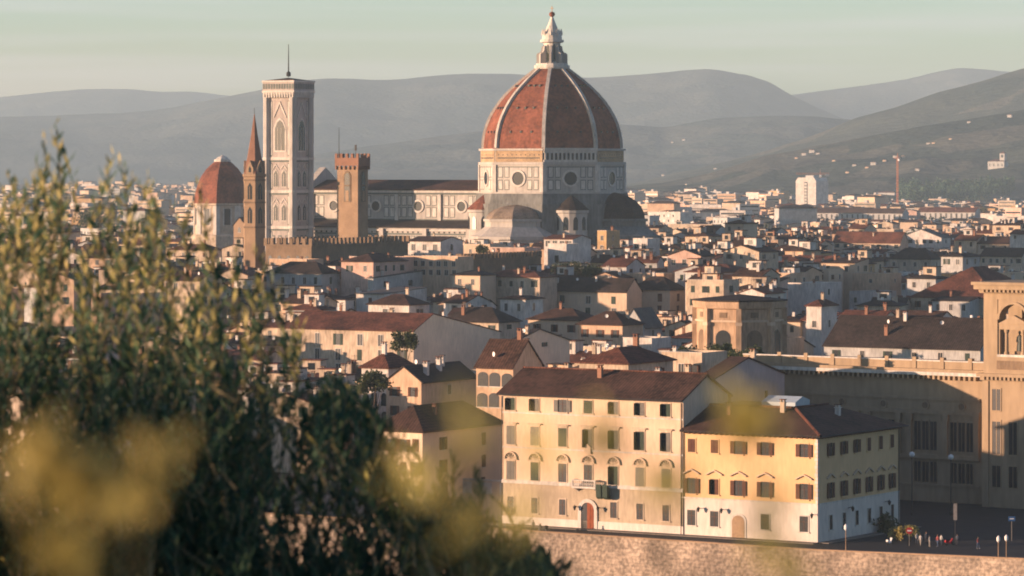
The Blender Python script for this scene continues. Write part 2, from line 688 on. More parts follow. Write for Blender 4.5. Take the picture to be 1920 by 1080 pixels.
def chimney_mesh(k):
    if k not in CHIM:
        m = MB()
        mm = ('cream_plaster', 'red_brick', 'white_plaster')[k % 3]
        m.box(-.35, .35, -.3, .3, -1.2, 1.3, mm)
        m.box(-.45, .45, -.4, .4, 1.3, 1.42, mm)
        m.box(-.3, -.2, -.25, .25, 1.42, 1.75, mm)
        m.box(.2, .3, -.25, .25, 1.42, 1.75, mm)
        m.box(-.45, .45, -.38, .38, 1.75, 1.86, 'roof_red')
        CHIM[k] = m.data('chimney')
    return CHIM[k]


def dish_mesh():
    if 'dish' not in CHIM:
        m = MB()
        m.bar((0, 0, -.4), (0, 0, .7), .03, 'dark_iron')
        vs, fs = [(0, 0, .9)], []
        n = 12
        for r, yy in ((.22, -.02), (.42, -.10)):
            for i in range(n):
                t = 2 * math.pi * i / n
                vs.append((r * math.cos(t), yy, .9 + r * math.sin(t)))
        for i in range(n):
            j = (i + 1) % n
            fs.append((0, 1 + i, 1 + j))
            fs.append((1 + i, 1 + n + i, 1 + n + j, 1 + j))
        m.add(vs, fs, 'white_paint')
        CHIM['dish'] = m.data('satellite_dish')
    return CHIM['dish']


def aerial_mesh():
    if 'aer' not in CHIM:
        m = MB()
        m.bar((0, 0, -.5), (0, 0, 3.2), .035, 'dark_iron')
        m.bar((-.7, 0, 3.0), (.7, 0, 3.0), .025, 'dark_iron')
        for k in range(6):
            x = -.6 + k * .24
            m.bar((x, -.3, 3.02), (x, .3, 3.02), .018, 'dark_iron', 4)
        CHIM['aer'] = m.data('aerial')
    return CHIM['aer']


# ------------------------------------------------------------------ generic building shell
def shell(mw, mr, w, d, h, roof, rise, rf=.5, drop=0.0, wm='cream_plaster', rm='roof_brown', ov=.55, th=.22, z0=-1.0):
    """adds the wall into mw and the roof into mr.  Returns height(x, y) of the roof top"""
    if roof == 'gable_x':
        yr = rf * d
        hb = h - drop
        k1, k2 = rise / yr, (h + rise - hb) / (d - yr)
        mw.ext([(0, z0), (d, z0), (d, hb), (yr, h + rise), (0, h)], 'x', 0, w, wm)
        lo = [(-ov, h - ov * k1), (yr, h + rise), (d + ov, hb - ov * k2)]
        mr.ext([(p, q + .012) for p, q in lo] + [(p, q + th) for p, q in lo[::-1]], 'x', -ov * .5, w + ov * .5, rm)
        return lambda x, y: (h + k1 * y if y < yr else h + rise - k2 * (y - yr)) + th
    if roof == 'gable_y':
        xr = rf * w
        hb = h - drop
        k1, k2 = rise / xr, (h + rise - hb) / (w - xr)
        mw.ext([(0, z0), (w, z0), (w, hb), (xr, h + rise), (0, h)], 'y', 0, d, wm)
        lo = [(-ov, h - ov * k1), (xr, h + rise), (w + ov, hb - ov * k2)]
        mr.ext([(p, q + .012) for p, q in lo] + [(p, q + th) for p, q in lo[::-1]], 'y', -ov * .5, d + ov * .5, rm)
        return lambda x, y: (h + k1 * x if x < xr else h + rise - k2 * (x - xr)) + th
    if roof == 'hip':
        mw.box(0, w, 0, d, z0, h, wm)
        ins = min(w, d) / 2
        ins = min(ins, rise / .30) if rise > 0 else ins
        W2, D2 = w + ov, d + ov
        vs = [(-ov, -ov, h + .01), (W2, -ov, h + .01), (W2, D2, h + .01), (-ov, D2, h + .01),
              (-ov, -ov, h + th), (W2, -ov, h + th), (W2, D2, h + th), (-ov, D2, h + th)]
        zt = h + th + rise
        i2 = min(ins, w / 2 - .01)
        j2 = min(ins, d / 2 - .01)
        vs += [(i2, j2, zt), (w - i2, j2, zt), (w - i2, d - j2, zt), (i2, d - j2, zt)]
        fs = [(0, 3, 2, 1), (0, 1, 5, 4), (1, 2, 6, 5), (2, 3, 7, 6), (3, 0, 4, 7), (4, 5, 9, 8), (5, 6, 10, 9), (6, 7, 11, 10), (7, 4, 8, 11), (8, 9, 10, 11)]
        mr.add(vs, fs, rm)

        def hz(x, y):
            e = min(x + ov, W2 - x, y + ov, D2 - y)
            return h + th + rise * min(1, e / (ins + ov))
        return hz
    if roof == 'shed':
        mw.ext([(0, z0), (d, z0), (d, h + rise), (0, h)], 'x', 0, w, wm)
        k = rise / d
        lo = [(-ov, h - ov * k), (d + ov, h + rise + ov * k)]
        mr.ext([(p, q + .012) for p, q in lo] + [(p, q + th) for p, q in lo[::-1]], 'x', -ov * .5, w + ov * .5, rm)
        return lambda x, y: h + k * y + th
    # flat terrace with a parapet
    mw.box(0, w, 0, d, z0, h, wm)
    mr.box(0, w, 0, .25, h + .004, h + .9, wm)
    mr.box(0, w, d - .25, d, h + .004, h + .9, wm)
    mr.box(0, .25, .25, d - .25, h + .004, h + .9, wm)
    mr.box(w - .25, w, .25, d - .25, h + .004, h + .9, wm)
    mr.box(-.08, w + .08, -.08, .33, h + .9, h + 1.0, 'white_stone')
    mr.box(.25, w - .25, .25, d - .25, h + .004, h + .15, 'roof_pale' if rm != 'roof_red' else 'roof_red')
    return lambda x, y: h + .15


HOUSES = []      # every house with its footprint, for spacing and hiding


def house(label, x, y, a, w, d, h, roof, rise, wm, rm, rng, rf=.5, drop=0, nf=3, ns=0, rows=2, wkind=('open', 'plain'), shut='shutter_green',
          chim=1, dish=0, aer=0, altana=False, group=None, name='house', ov=.55, cat='house', ww=1.05, wh=1.7, top=1.0, fh=3.5, band=None):
    t = thing(name, label, cat, (x, y, 0), a, group)
    mw, mr = MB(), MB()
    hz = shell(mw, mr, w, d, h, roof, rise, rf, drop, wm, rm, ov)
    if band:
        mw.box(-.04, w + .04, -.04, d * .5, h - .35, h - .003, band)
    mw.build('wall', t)
    rf_o = mr.build('roof', t)
    for r in range(rows):
        z = h - top - wh - r * fh
        if z < .5:
            break
        for i in range(nf):
            u = w * (i + .5) / nf + rng.uniform(-.15, .15)
            put_window(t, 'front', u, z, ww * rng.uniform(.9, 1.1), wh * rng.uniform(.95, 1.03), w, d, rng.choice(wkind), shut)
        for i in range(ns):
            u = d * (i + .5) / ns + rng.uniform(-.2, .2)
            put_window(t, 'side', u, z, ww, wh, w, d, rng.choice(wkind), shut)
    for i in range(chim):
        cx, cy = w * rng.uniform(.12, .88), d * rng.uniform(.15, .8)
        s = rng.uniform(.75, 1.25)
        link('chimney', chimney_mesh(rng.randrange(3)), rf_o, (cx, cy, hz(cx, cy) + .1), 0, (s, s, s))
    for i in range(dish):
        cx, cy = w * rng.uniform(.1, .9), d * rng.uniform(.1, .5)
        link('satellite_dish', dish_mesh(), rf_o, (cx, cy, hz(cx, cy)), rng.uniform(-.6, .9))
    for i in range(aer):
        cx, cy = w * rng.uniform(.1, .9), d * rng.uniform(.2, .7)
        link('aerial', aerial_mesh(), rf_o, (cx, cy, hz(cx, cy)), rng.uniform(0, 3))
    if altana:
        q = MB()
        ax, ay, aw, ad = w * rng.uniform(.15, .5), d * rng.uniform(.3, .5), rng.uniform(3, 4.5), rng.uniform(3, 4)
        z = hz(ax + aw / 2, ay + ad / 2)
        q.box(ax, ax + aw, ay, ay + ad, z - 2.5, z + 2.2, rng.choice(['white_plaster', 'cream_plaster']))
        q.box(ax + aw * .3, ax + aw * .7, ay - .03, ay + .1, z + .3, z + 1.7, 'dark_glass')
        q.box(ax - .3, ax + aw + .3, ay - .3, ay + ad + .3, z + 2.2, z + 2.4, rm)
        q.build('roof_room', t)
    return t


# ------------------------------------------------------------------ the cathedral
def on_face(mb, ang, apo):
    """local frame of an octagon face: x along the face, -y outward, origin at the face's centre line"""
    cx, cy = apo * math.cos(ang), apo * math.sin(ang)
    mb.frame(cx, cy, ang + math.pi / 2)
    return mb


def ring_disc(m, u, z, r, t, y0, y1, mring, mdisc, n=20):
    a = [(u + r * math.cos(2 * math.pi * i / n), z + r * math.sin(2 * math.pi * i / n)) for i in range(n)]
    m.ext(a, 'y', y0, .1, mdisc)
    for i in range(n):
        t0, t1 = 2 * math.pi * i / n, 2 * math.pi * (i + 1) / n
        q = [(u + rr * math.cos(tt), z + rr * math.sin(tt)) for rr, tt in ((r, t0), (r + t, t0), (r + t, t1), (r, t1))]
        m.ext(q, 'y', y1, .1, mring)


def cathedral():
    DX, DY, a = WX(1035, 1450), 1450.0, R(-30)
    t = thing('cathedral', 'great marble cathedral under a huge ribbed red tile dome with white lantern', 'cathedral', (DX, DY, 0), a)
    V8 = R(22.5)
    RD = 28.3
    AP = RD * math.cos(R(22.5))
    side = 2 * RD * math.sin(R(22.5))
    # --- crossing block and drum
    m = MB()
    m.lathe([(31, -1), (31, 40), (30.2, 40), (29.4, 44.0), (29.4, 44.6), (RD, 44.6), (RD, 55.0), (RD + .5, 55.0), (RD + .5, 56.0), (RD - .6, 56.0), (RD - .6, 60.4), (RD + .3, 60.4), (RD + .3, 61.2), (20, 61.3)], 8, 'marble', a0=V8)
    m.lathe([(31.05, -1), (31.05, 40.02), (30.25, 40.02), (29.45, 44.02)], 8, 'shaded_marble', a0=V8, cap=False)  # darker skin paints shade onto the octagon base
    drum = m.build('drum', t)
    for k in range(8):
        ang = k * math.pi / 4
        # panels and frames of dark green marble, each face
        q = on_face(MB(), ang, AP)
        for sx in (-1, 1):
            for zz in ((45.4, 49.3), (50.1, 54.3)):
                for u0 in (3.9, 6.7):
                    x0, x1 = sorted((sx * u0, sx * (u0 + 2.2)))
                    q.box(x0, x1, -.05, .2, zz[0], zz[1], 'green_marble')
                    q.box(x0 + .3, x1 - .3, -.09, .2, zz[0] + .3, zz[1] - .3, 'white_stone')
            x0, x1 = sorted((sx * 9.6, sx * (side / 2 + .15)))
            q.box(x0, x1, -.5, .3, 44.65, 54.98, 'white_stone')
        q.box(-side / 2, side / 2, -.10, .2, 54.0, 54.35, 'green_marble')
        q.build('panelling', drum)
        oc = on_face(MB(), ang, AP)
        ring_disc(oc, 0, 49.8, 2.55, .75, -.06, -.35, 'white_stone', 'dark_glass')
        oc.build('round_window', drum)
        g = on_face(MB(), ang, (RD - .6) * math.cos(R(22.5)))
        if k == 7:       # the finished marble gallery on one face only
            g.box(-side / 2 + .3, side / 2 - .3, -.25, .1, 56.02, 60.38, 'dark_glass')
            g.box(-side / 2 + .3, side / 2 - .3, -.95, -.25, 56.02, 56.9, 'white_stone')
            g.box(-side / 2 + .3, side / 2 - .3, -.95, -.25, 59.5, 60.39, 'white_stone')
            nn = 13
            for i in range(nn):
                x = -side / 2 + 1.0 + (side - 2.0) * i / (nn - 1)
                g.box(x - .33, x + .33, -.9, -.26, 56.9, 59.5, 'white_stone')
            g.box(-side / 2 + .3, side / 2 - .3, -1.3, -.25, 60.39, 61.4, 'white_stone')
            g.build('gallery', drum)
        else:
            g.box(-side / 2 + .5, side / 2 - .5, -.25, .1, 56.1, 60.3, 'raw_masonry')
            g.box(-side / 2 + 1.6, side / 2 - 1.6, -.32, 0, 57.4, 57.8, 'dark_glass')
            for i in range(10):
                x = -side / 2 + 2 + (side - 4) * i / 9
                g.box(x - .2, x + .2, -.3, 0, 58.6, 59.0, 'dark_glass')
            g.build('masonry_band', drum)
    # --- dome
    prof = [(26.9, 61.2), (26.75, 64), (26.2, 67.2), (25.3, 70.4), (24.0, 73.4), (22.3, 76.4), (20.2, 79.4), (17.7, 82.3), (14.9, 85.0), (11.9, 87.6), (8.8, 90.0), (5.9, 92.2)]
    m = MB()
    m.lathe(prof, 8, 'dome_tile', a0=V8)
    dome = m.build('dome', t)
    q = MB()
    q.box(-.38, .38, -.25, 1.2, -.05, .75, 'dark_glass')
    q.box(-.5, .5, -.32, 1.2, .75, .9, 'dome_tile')
    vent = q.data('vent')
    for k in range(8):
        ang = k * math.pi / 4
        for (zi, cnt, sp) in ((2, 3, 4.6), (5, 3, 3.6), (8, 3, 2.4)):
            r, z = prof[zi]
            ap = r * math.cos(R(22.5))
            for i in range(cnt):
                x = (i - (cnt - 1) / 2) * sp
                b = ang + math.pi / 2
                link('vent', vent, dome, (ap * math.cos(ang) + x * math.cos(b), ap * math.sin(ang) + x * math.sin(b), z), b)
    for k in range(8):
        ang = V8 + k * math.pi / 4
        q = MB().frame(0, 0, ang)
        vs = []
        for i, (r, z) in enumerate(prof):
            for sgn in (-1, 1):
                vs.append((r - .8, sgn * .78, z))
                vs.append((r + .65, sgn * .66, z + .3))
        fs = []
        n = len(prof)
        for i in range(n - 1):
            b, c = i * 4, i * 4 + 4
            fs += [(b + 1, b + 3, c + 3, c + 1), (b, b + 1, c + 1, c), (b + 3, b + 2, c + 2, c + 3)]
        fs += [(0, 2, 3, 1), ((n - 1) * 4, (n - 1) * 4 + 1, (n - 1) * 4 + 3, (n - 1) * 4 + 2)]
        q.add(vs, fs, 'rib_stone')
        q.T = None
        q.build('rib', dome)
    # --- lantern
    m = MB()
    m.lathe([(6.6, 92.0), (6.9, 92.6), (6.9, 93.4), (6.2, 93.4), (6.2, 94.2), (3.3, 94.2), (3.3, 102.0), (4.6, 102.4), (4.6, 103.3), (3.9, 103.4), (3.7, 105.4), (3.2, 105.8), (2.5, 107.2), (1.5, 109.5), (.75, 111.5), (.5, 112.2)], 16, 'white_stone', a0=R(11.25))
    lan = m.build('lantern', t)
    for k in range(8):
        ang = k * math.pi / 4
        q = on_face(MB(), ang, 3.3 * math.cos(R(11.25)))
        q.ext([(-.55, 95), (.55, 95), (.55, 100.6), (.3, 101.3), (0, 101.5), (-.3, 101.3), (-.55, 100.6)], 'y', -.1, .3, 'dark_glass')
        q.T = None
        q.build('lantern_window', lan)
        q = MB().frame(0, 0, ang + V8)
        q.ext([(3.0, 94.2), (6.0, 94.2), (6.0, 97.6), (5.5, 98.2), (4.7, 98.4), (4.2, 99.2), (3.9, 100.8), (3.0, 101.2)], 'y', -.4, .4, 'marble')
        q.T = None
        q.build('buttress', lan)
        q = MB().frame(0, 0, ang + V8)
        q.lathe([(.5, 105.0), (.55, 106.0), (.1, 107.6)], 6, 'white_stone', 3.6, 0)
        q.T = None
        q.build('pinnacle', lan)
    q = MB()
    q.lathe([(.05, 112.0), (.9, 112.5), (1.2, 113.2), (.9, 113.9), (.05, 114.3)], 14, 'dome_tile')
    q.box(-.12, .12, -.12, .12, 114.2, 116.4, 'raw_masonry')
    q.box(-.7, .7, -.11, .11, 115.4, 115.65, 'raw_masonry')
    q.build('ball_and_cross', lan)
    # --- tribunes (south and east) with half domes
    for nm, ang in (('tribune', -math.pi / 2), ('tribune', 0.0)):
        c = 27.6
        m = MB().frame(c * math.cos(ang), c * math.sin(ang), ang)
        m.lathe([(17.5, -1), (17.5, 26.5), (18.1, 26.6), (18.1, 28.0), (16.8, 28.1), (12.0, 31.5), (12.0, 33.4), (12.7, 33.5), (12.7, 34.4), (11.6, 34.45)], 8, 'shaded_marble' if ang == 0 else 'marble', a0=R(22.5))  # east tribune has its shade in the colour, south one is plain
        tb = m.build(nm, t)
        q = MB().frame(c * math.cos(ang), c * math.sin(ang), ang)
        k_ = 1.0 if ang == 0 else .55
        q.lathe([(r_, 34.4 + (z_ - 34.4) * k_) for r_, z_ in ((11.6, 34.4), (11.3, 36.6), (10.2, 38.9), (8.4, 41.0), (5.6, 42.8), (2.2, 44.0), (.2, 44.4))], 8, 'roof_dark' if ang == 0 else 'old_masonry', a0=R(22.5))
        q.T = None
        q.build('half_dome', tb)
        for k in (-2, -1, 0, 1, 2):
            q = MB()
            fa = ang + k * math.pi / 4
            cx, cy = c * math.cos(ang) + 17.5 * math.cos(R(22.5)) * math.cos(fa), c * math.sin(ang) + 17.5 * math.cos(R(22.5)) * math.sin(fa)
            q.frame(cx, cy, fa + math.pi / 2)
            q.ext([(-1.2, 9), (1.2, 9), (1.2, 19), (.7, 20.6), (0, 21.5), (-.7, 20.6), (-1.2, 19)], 'y', -.06, .3, 'dark_glass')
            for x in (-5.4, -3.2, 3.2, 5.4):
                q.box(x - .8, x + .8, -.06, .2, 3, 24, 'green_marble')
                q.box(x - .5, x + .5, -.11, .2, 3.4, 23.6, 'white_stone')
            q.box(-6.6, 6.6, -.09, .2, 24.6, 25.2, 'green_marble')
            q.box(-6.9, -6.3, -.5, .3, 0, 26.4, 'white_stone')
            q.box(6.3, 6.9, -.5, .3, 0, 26.4, 'white_stone')
            q.T = None
            q.build('panelling', tb)
    # --- exedras on the diagonals
    for ang in (R(-135), R(-45)):
        c = 27.0
        m = MB()
        m.lathe([(6.2, -1), (6.2, 36.6), (6.8, 36.8), (6.8, 37.8), (6.3, 37.85)], 16, 'marble', c * math.cos(ang), c * math.sin(ang))
        ex = m.build('exedra', t)
        q = MB()
        q.lathe([(7.0, 37.8), (4.0, 40.6), (.5, 43.4), (.05, 43.6)], 16, 'dome_tile' if ang < R(-90) else 'roof_dark', c * math.cos(ang), c * math.sin(ang))  # south-east cone is coloured dark for the shade on it
        q.build('cone_roof', ex)
        for k in range(-2, 3):
            fa = ang + k * math.pi / 5
            q = MB().frame(c * math.cos(ang) + 6.15 * math.cos(fa), c * math.sin(ang) + 6.15 * math.sin(fa), fa + math.pi / 2)
            q.ext([(-.9, 30.2), (.9, 30.2), (.9, 34), (.5, 35), (0, 35.3), (-.5, 35), (-.9, 34)], 'y', -.12, .3, 'dark_glass')
            q.T = None
            q.build('niche', ex)
    # --- nave and aisles
    m = MB()
    x0, x1 = -104.0, -25.0
    m.ext([(-10.5, -1), (10.5, -1), (10.5, 45.2), (0, 48.6), (-10.5, 45.2)], 'x', x0, x1, 'marble')
    nave = m.build('nave', t)
    q = MB()
    lo = [(-11.4, 45.0), (0, 48.7), (11.4, 45.0)]
    q.ext(lo + [(p, z + .4) for p, z in lo[::-1]], 'x', x0 + .6, x1 + 1, 'roof_brown')
    q.build('nave_roof', nave)
    q = MB()
    q.box(x0, x1, -11.0, -10.45, 43.4, 44.0, 'green_marble')
    q.box(x0, x1, -11.1, -10.45, 44.1, 44.9, 'white_stone')
    q.box(x0, x1, -10.75, -10.45, 33.0, 33.8, 'green_marble')
    for i in range(5):
        x = -24.6 - 19.66 * i
        q.box(x - .7, x + .7, -11.2, -10.45, 31, 43.4, 'white_stone')
    x = x0 + 1
    i = 0
    while x < x1 - 3:
        if all(abs(x + 1.1 - oc) > 3.4 for oc in (-34.4, -54.1, -73.7, -93.4)):
            for z0, z1 in ((34.4, 38.4), (39.0, 43.0)):
                q.box(x, x + 2.3, -10.56, -10.45, z0, z1, 'green_marble')
                q.box(x + .28, x + 2.02, -10.62, -10.45, z0 + .28, z1 - .28, 'white_stone')
        x += 2.75
    q.build('nave_panelling', nave)
    for xo in (-34.4, -54.1, -73.7, -93.4):
        q = MB().frame(xo, -10.5, 0)
        ring_disc(q, 0, 38.8, 1.9, .7, -.1, -.4, 'white_stone', 'dark_glass', 16)
        q.T = None
        q.build('round_window', nave)
    for sg in (-1, 1):
        m = MB()
        pts = [(-20.5, -1), (-10.5, -1), (-10.5, 33.0), (-20.5, 30.6)]
        if sg > 0:
            pts = [(-p, z) for p, z in pts][::-1]
        m.ext(pts, 'x', x0, x1 + 3, 'marble')
        ai = m.build('aisle', t)
        q = MB()
        pts = [(-21.2, 30.45), (-10.6, 33.1), (-10.6, 33.4), (-21.2, 30.75)]
        if sg > 0:
            pts = [(-p, z) for p, z in pts][::-1]
        q.ext(pts, 'x', x0, x1 + 3, 'roof_dark')
        q.build('aisle_roof', ai)
        if sg < 0:
            q = MB()
            q.box(x0, x1, -20.95, -20.45, 29.2, 29.9, 'white_stone')
            q.box(x0, x1, -20.7, -20.45, 27.8, 28.4, 'green_marble')
            q.box(x0, x1, -20.7, -20.45, 23.2, 23.7, 'green_marble')
            xx = x0 + 1
            while xx < x1 - 2:
                q.box(xx, xx + 1.7, -20.62, -20.45, 24.2, 27.4, 'green_marble')
                q.box(xx + .25, xx + 1.45, -20.68, -20.45, 24.5, 27.1, 'white_stone')
                q.box(xx + .5, xx + 1.2, -20.6, -20.45, 28.5, 29.1, 'dark_glass')
                q.box(xx, xx + 1.7, -20.62, -20.45, 14, 22.4, 'green_marble')
                q.box(xx + .25, xx + 1.45, -20.68, -20.45, 14.3, 22.1, 'white_stone')
                xx += 2.35
            for i in range(5):
                xb = -25 - 19.66 * i
                q.box(xb - .9, xb + .9, -21.8, -20.45, -1, 30.2, 'marble')
            q.build('aisle_panelling', ai)
    m = MB()
    m.ext([(-21, -1), (21, -1), (21, 33), (11.5, 37), (11.5, 47), (0, 54), (-11.5, 47), (-11.5, 37), (-21, 33)], 'x', x0 - 3, x0 - .01, 'marble')
    m.build('facade', t)


def bell_tower():
    cx, cy, a = WX(541, 1468), 1468.0, R(-30)
    t = thing('bell_tower', 'tall square pink marble bell tower with flat cornice and thin mast on top', 'bell tower', (cx, cy, 0), a)
    H = 6.05
    m = MB()
    m.box(-H, H, -H, H, -1, 81.4, 'pink_marble')
    body = m.build('shaft', t)
    for sx in (-1, 1):
        for sy in (-1, 1):
            q = MB()
            q.lathe([(1.5, -1), (1.5, 81.4)], 8, 'marble', sx * H, sy * H, a0=R(22.5))
            for z in (18, 30.2, 44.2, 57.0):
                q.lathe([(1.72, z), (1.72, z + .9)], 8, 'white_stone', sx * H, sy * H, a0=R(22.5))
            q.build('corner_buttress', t)
    for fa in range(4):
        fr = lambda: MB().frame(H * math.cos(fa * math.pi / 2), H * math.sin(fa * math.pi / 2), fa * math.pi / 2 + math.pi / 2)
        q = fr()
        for z in (17.8, 30.0, 44.0, 56.8):
            q.box(-H + 1, H - 1, -.35, .1, z, z + 1.1, 'white_stone')
            q.box(-H + 1, H - 1, -.2, .1, z - .7, z, 'green_marble')
        for zz in ((58.5, 80.0), (45.6, 55.6), (31.6, 43.0), (20, 29)):
            for x0, x1 in ((-4.5, -3.5), (3.5, 4.5)):
                q.box(x0, x1, -.05, .1, zz[0], zz[1], 'green_marble')
                q.box(x0 + .22, x1 - .22, -.1, .1, zz[0] + .3, zz[1] - .3, 'white_stone')
        for x in (-3.2, 0, 3.2):
            q.box(x - .9, x + .9, -.08, .1, 21.5, 27.5, 'green_marble')
            q.box(x - .6, x + .6, -.12, .1, 22, 27, 'pink_marble')
        q.T = None
        q.build('panelling', body)
        # big three-light opening
        q = fr()
        q.ext([(-2.9, 60), (2.9, 60), (2.9, 69.5), (1.6, 72.2), (0, 73.4), (-1.6, 72.2), (-2.9, 69.5)], 'y', -.14, .2, 'white_stone')
        q.ext([(-2.3, 60.6), (2.3, 60.6), (2.3, 69.2), (1.2, 71.6), (0, 72.5), (-1.2, 71.6), (-2.3, 69.2)], 'y', -.18, .2, 'dark_glass')
        for x in (-.78, .78):
            q.box(x - .09, x + .09, -.3, 0, 60.6, 69.5, 'white_stone')
        q.ext([(-3.1, 73.6), (-2.7, 73.4), (0, 78.8), (2.7, 73.4), (3.1, 73.6), (0, 79.8)], 'y', -.3, .1, 'white_stone')
        q.T = None
        q.build('tall_window', body)
        for z in (46.2, 33.0):
            for x in (-1.9, 1.9):
                q = fr()
                q.ext([(x - 1.25, z), (x + 1.25, z), (x + 1.25, z + 5.6), (x, z + 7.2), (x - 1.25, z + 5.6)], 'y', -.12, .2, 'white_stone')
                q.ext([(x - 1.0, z + .3), (x + 1.0, z + .3), (x + 1.0, z + 5.3), (x, z + 6.7), (x - 1.0, z + 5.3)], 'y', -.17, .2, 'dark_glass')
                q.box(x - .1, x + .1, -.28, 0, z + .4, z + 5.2, 'white_stone')
                q.ext([(x - 1.6, z + 7.0), (x, z + 9.2), (x + 1.6, z + 7.0), (x + 1.3, z + 6.9), (x, z + 8.6), (x - 1.3, z + 6.9)], 'y', -.22, .1, 'white_stone')
                q.T = None
                q.build('twin_window', body)
    m = MB()
    for (h0, z0, z1, mm) in ((6.9, 81.4, 82.4, 'white_stone'), (7.25, 82.4, 83.2, 'marble'), (7.5, 83.2, 84.0, 'white_stone'), (7.3, 84.0, 87.2, 'pink_marble'), (7.55, 87.2, 87.9, 'white_stone')):
        m.box(-h0, h0, -h0, h0, z0, z1, mm)
    for fa in range(4):
        m.frame(0, 0, fa * math.pi / 2)
        for i in range(12):
            x = -6.7 + 13.4 * i / 11
            m.box(x - .3, x + .3, -7.4, -6.6, 81.2, 83.19, 'white_stone')
            m.box(x - .45, x + .45, -7.36, -7.2, 84.6, 86.6, 'green_marble')
    m.T = None
    m.build('cornice', t)
    m = MB()
    m.add([(-7, -7, 87.9), (7, -7, 87.9), (7, 7, 87.9), (-7, 7, 87.9), (0, 0, 89.1)], [(0, 1, 4), (1, 2, 4), (2, 3, 4), (3, 0, 4), (3, 2, 1, 0)], 'roof_brown')
    m.build('roof', t)
    m = MB()
    m.bar((0, 0, 89.4), (0, 0, 102.2), .30, 'dark_iron', 8, .12)
    m.lathe([(.1, 89.5), (.9, 89.7), (.9, 91.0), (.3, 91.6)], 8, 'dark_iron')
    m.build('mast', t)


cathedral()
bell_tower()


def chapel_dome():
    Y = 1750
    cx, R0 = WX(417, Y), 13.2
    t = thing('domed_chapel', 'octagonal chapel with plain red tile dome and no tall lantern, beside brick spire', 'chapel', (cx, Y, 0), R(-30))
    z0 = WZ(381, Y)
    m = MB()
    m.lathe([(14.6, -1), (14.6, 22), (R0 + .2, 23), (R0 + .2, z0 - 1), (R0 + 1, z0 - .8), (R0 + 1, z0), (8, z0 + .1)], 8, 'cream_plaster', a0=R(22.5))
    dr = m.build('drum', t)
    m = MB()
    m.lathe([(R0 + .3, z0), (R0 - .1, z0 + 4), (R0 - 1.3, z0 + 8.5), (R0 - 3.2, z0 + 12.7), (R0 - 5.6, z0 + 16), (R0 - 8.4, z0 + 18.6), (3.6, z0 + 19.6)], 8, 'dome_tile', a0=R(22.5))
    m.build('dome', t)
    m = MB()
    m.lathe([(3.9, z0 + 19.3), (3.9, z0 + 20.4), (3.3, z0 + 20.4), (2.2, z0 + 21.5), (.5, z0 + 22.2), (.1, z0 + 22.6)], 8, 'white_stone', a0=R(22.5))
    m.build('cap', t)
    for k in range(8):
        q = on_face(MB(), k * math.pi / 4, (R0 + .2) * math.cos(R(22.5)))
        q.box(-1.5, 1.5, -.08, .2, z0 - 10, z0 - 2.5, 'dark_glass')
        q.box(-2.0, -1.5, -.2, .2, z0 - 10.4, z0 - 2, 'white_stone')
        q.box(1.5, 2.0, -.2, .2, z0 - 10.4, z0 - 2, 'white_stone')
        q.T = None
        q.build('window', dr)
        q = on_face(MB(), k * math.pi / 4, (R0 + .2) * math.cos(R(22.5)))
        for s in (-1, 1):
            q.box(s * 4.4 - .9, s * 4.4 + .9, -.35, .2, 20, z0 - 1, 'white_stone')
        q.T = None
        q.build('pilaster', dr)


chapel_dome()


def spire_tower():
    Y = 1180
    cx = WX(477, Y)
    t = thing('spire_tower', 'slender six sided brick bell tower with pointed spire, left of marble tower', 'tower', (cx, Y, 0), R(8))
    zb = WZ(326, Y)
    za = WZ(214, Y)
    r = 3.75
    m = MB()
    m.lathe([(r, -1), (r, zb - 1), (r + .35, zb - .8), (r + .35, zb), (r - .3, zb + .05)], 6, 'tan_brick', a0=R(30))
    sh = m.build('shaft', t)
    m = MB()
    m.lathe([(r - .1, zb), (2.5, zb + 5.2), (1.2, zb + 12), (.12, za)], 6, 'red_brick', a0=R(30))
    sp = m.build('spire', t)
    m = MB()
    m.bar((0, 0, za - .5), (0, 0, za + 2.0), .07, 'dark_iron')
    m.build('finial', sp)
    for k in range(6):
        ap = r * math.cos(R(30))
        ang = k * math.pi / 3
        for zz in (zb - 8, zb - 15.5):
            q = on_face(MB(), ang, ap)
            q.ext([(-.75, zz), (.75, zz), (.75, zz + 4), (0, zz + 5.2), (-.75, zz + 4)], 'y', -.06, .2, 'dark_glass')
            q.box(-.08, .08, -.16, 0, zz, zz + 4, 'tan_brick')
            q.T = None
            q.build('window', sh)
        q = on_face(MB(), ang, ap)
        for zz in (zb - 2.2, zb - 9.2, zb - 17):
            q.box(-r / 2, r / 2, -.18, .1, zz, zz + .5, 'brown_stone')
        q.T = None
        q.build('string_course', sh)
        q = on_face(MB(), ang, ap)
        q.ext([(-1.2, zb + .05), (1.2, zb + .05), (1.2, zb + 1.6), (0, zb + 4.2), (-1.2, zb + 1.6)], 'y', -.05, 1.6, 'tan_brick')
        q.ext([(-.4, zb + .5), (.4, zb + .5), (.4, zb + 1.7), (0, zb + 2.4), (-.4, zb + 1.7)], 'y', -.12, 0, 'dark_glass')
        q.T = None
        q.build('gablet', sp)


spire_tower()


def merlons(m, x0, x1, y0, y1, z, mm, w=.9, gap=.75, h=1.5, t=.5):
    """battlements round a rectangle"""
    for (a, b, yy, ax) in ((x0, x1, y0, 'x'), (x0, x1, y1 - t, 'x'), (y0, y1, x0, 'y'), (y0, y1, x1 - t, 'y')):
        n = max(2, int((b - a) / (w + gap)))
        st = (b - a - w) / (n - 1)
        for i in range(n):
            p = a + st * i
            if ax == 'x':
                m.box(p, p + w, yy, yy + t, z, z + h, mm)
            elif 0 < i < n - 1:
                m.box(yy, yy + t, p, p + w, z, z + h, mm)


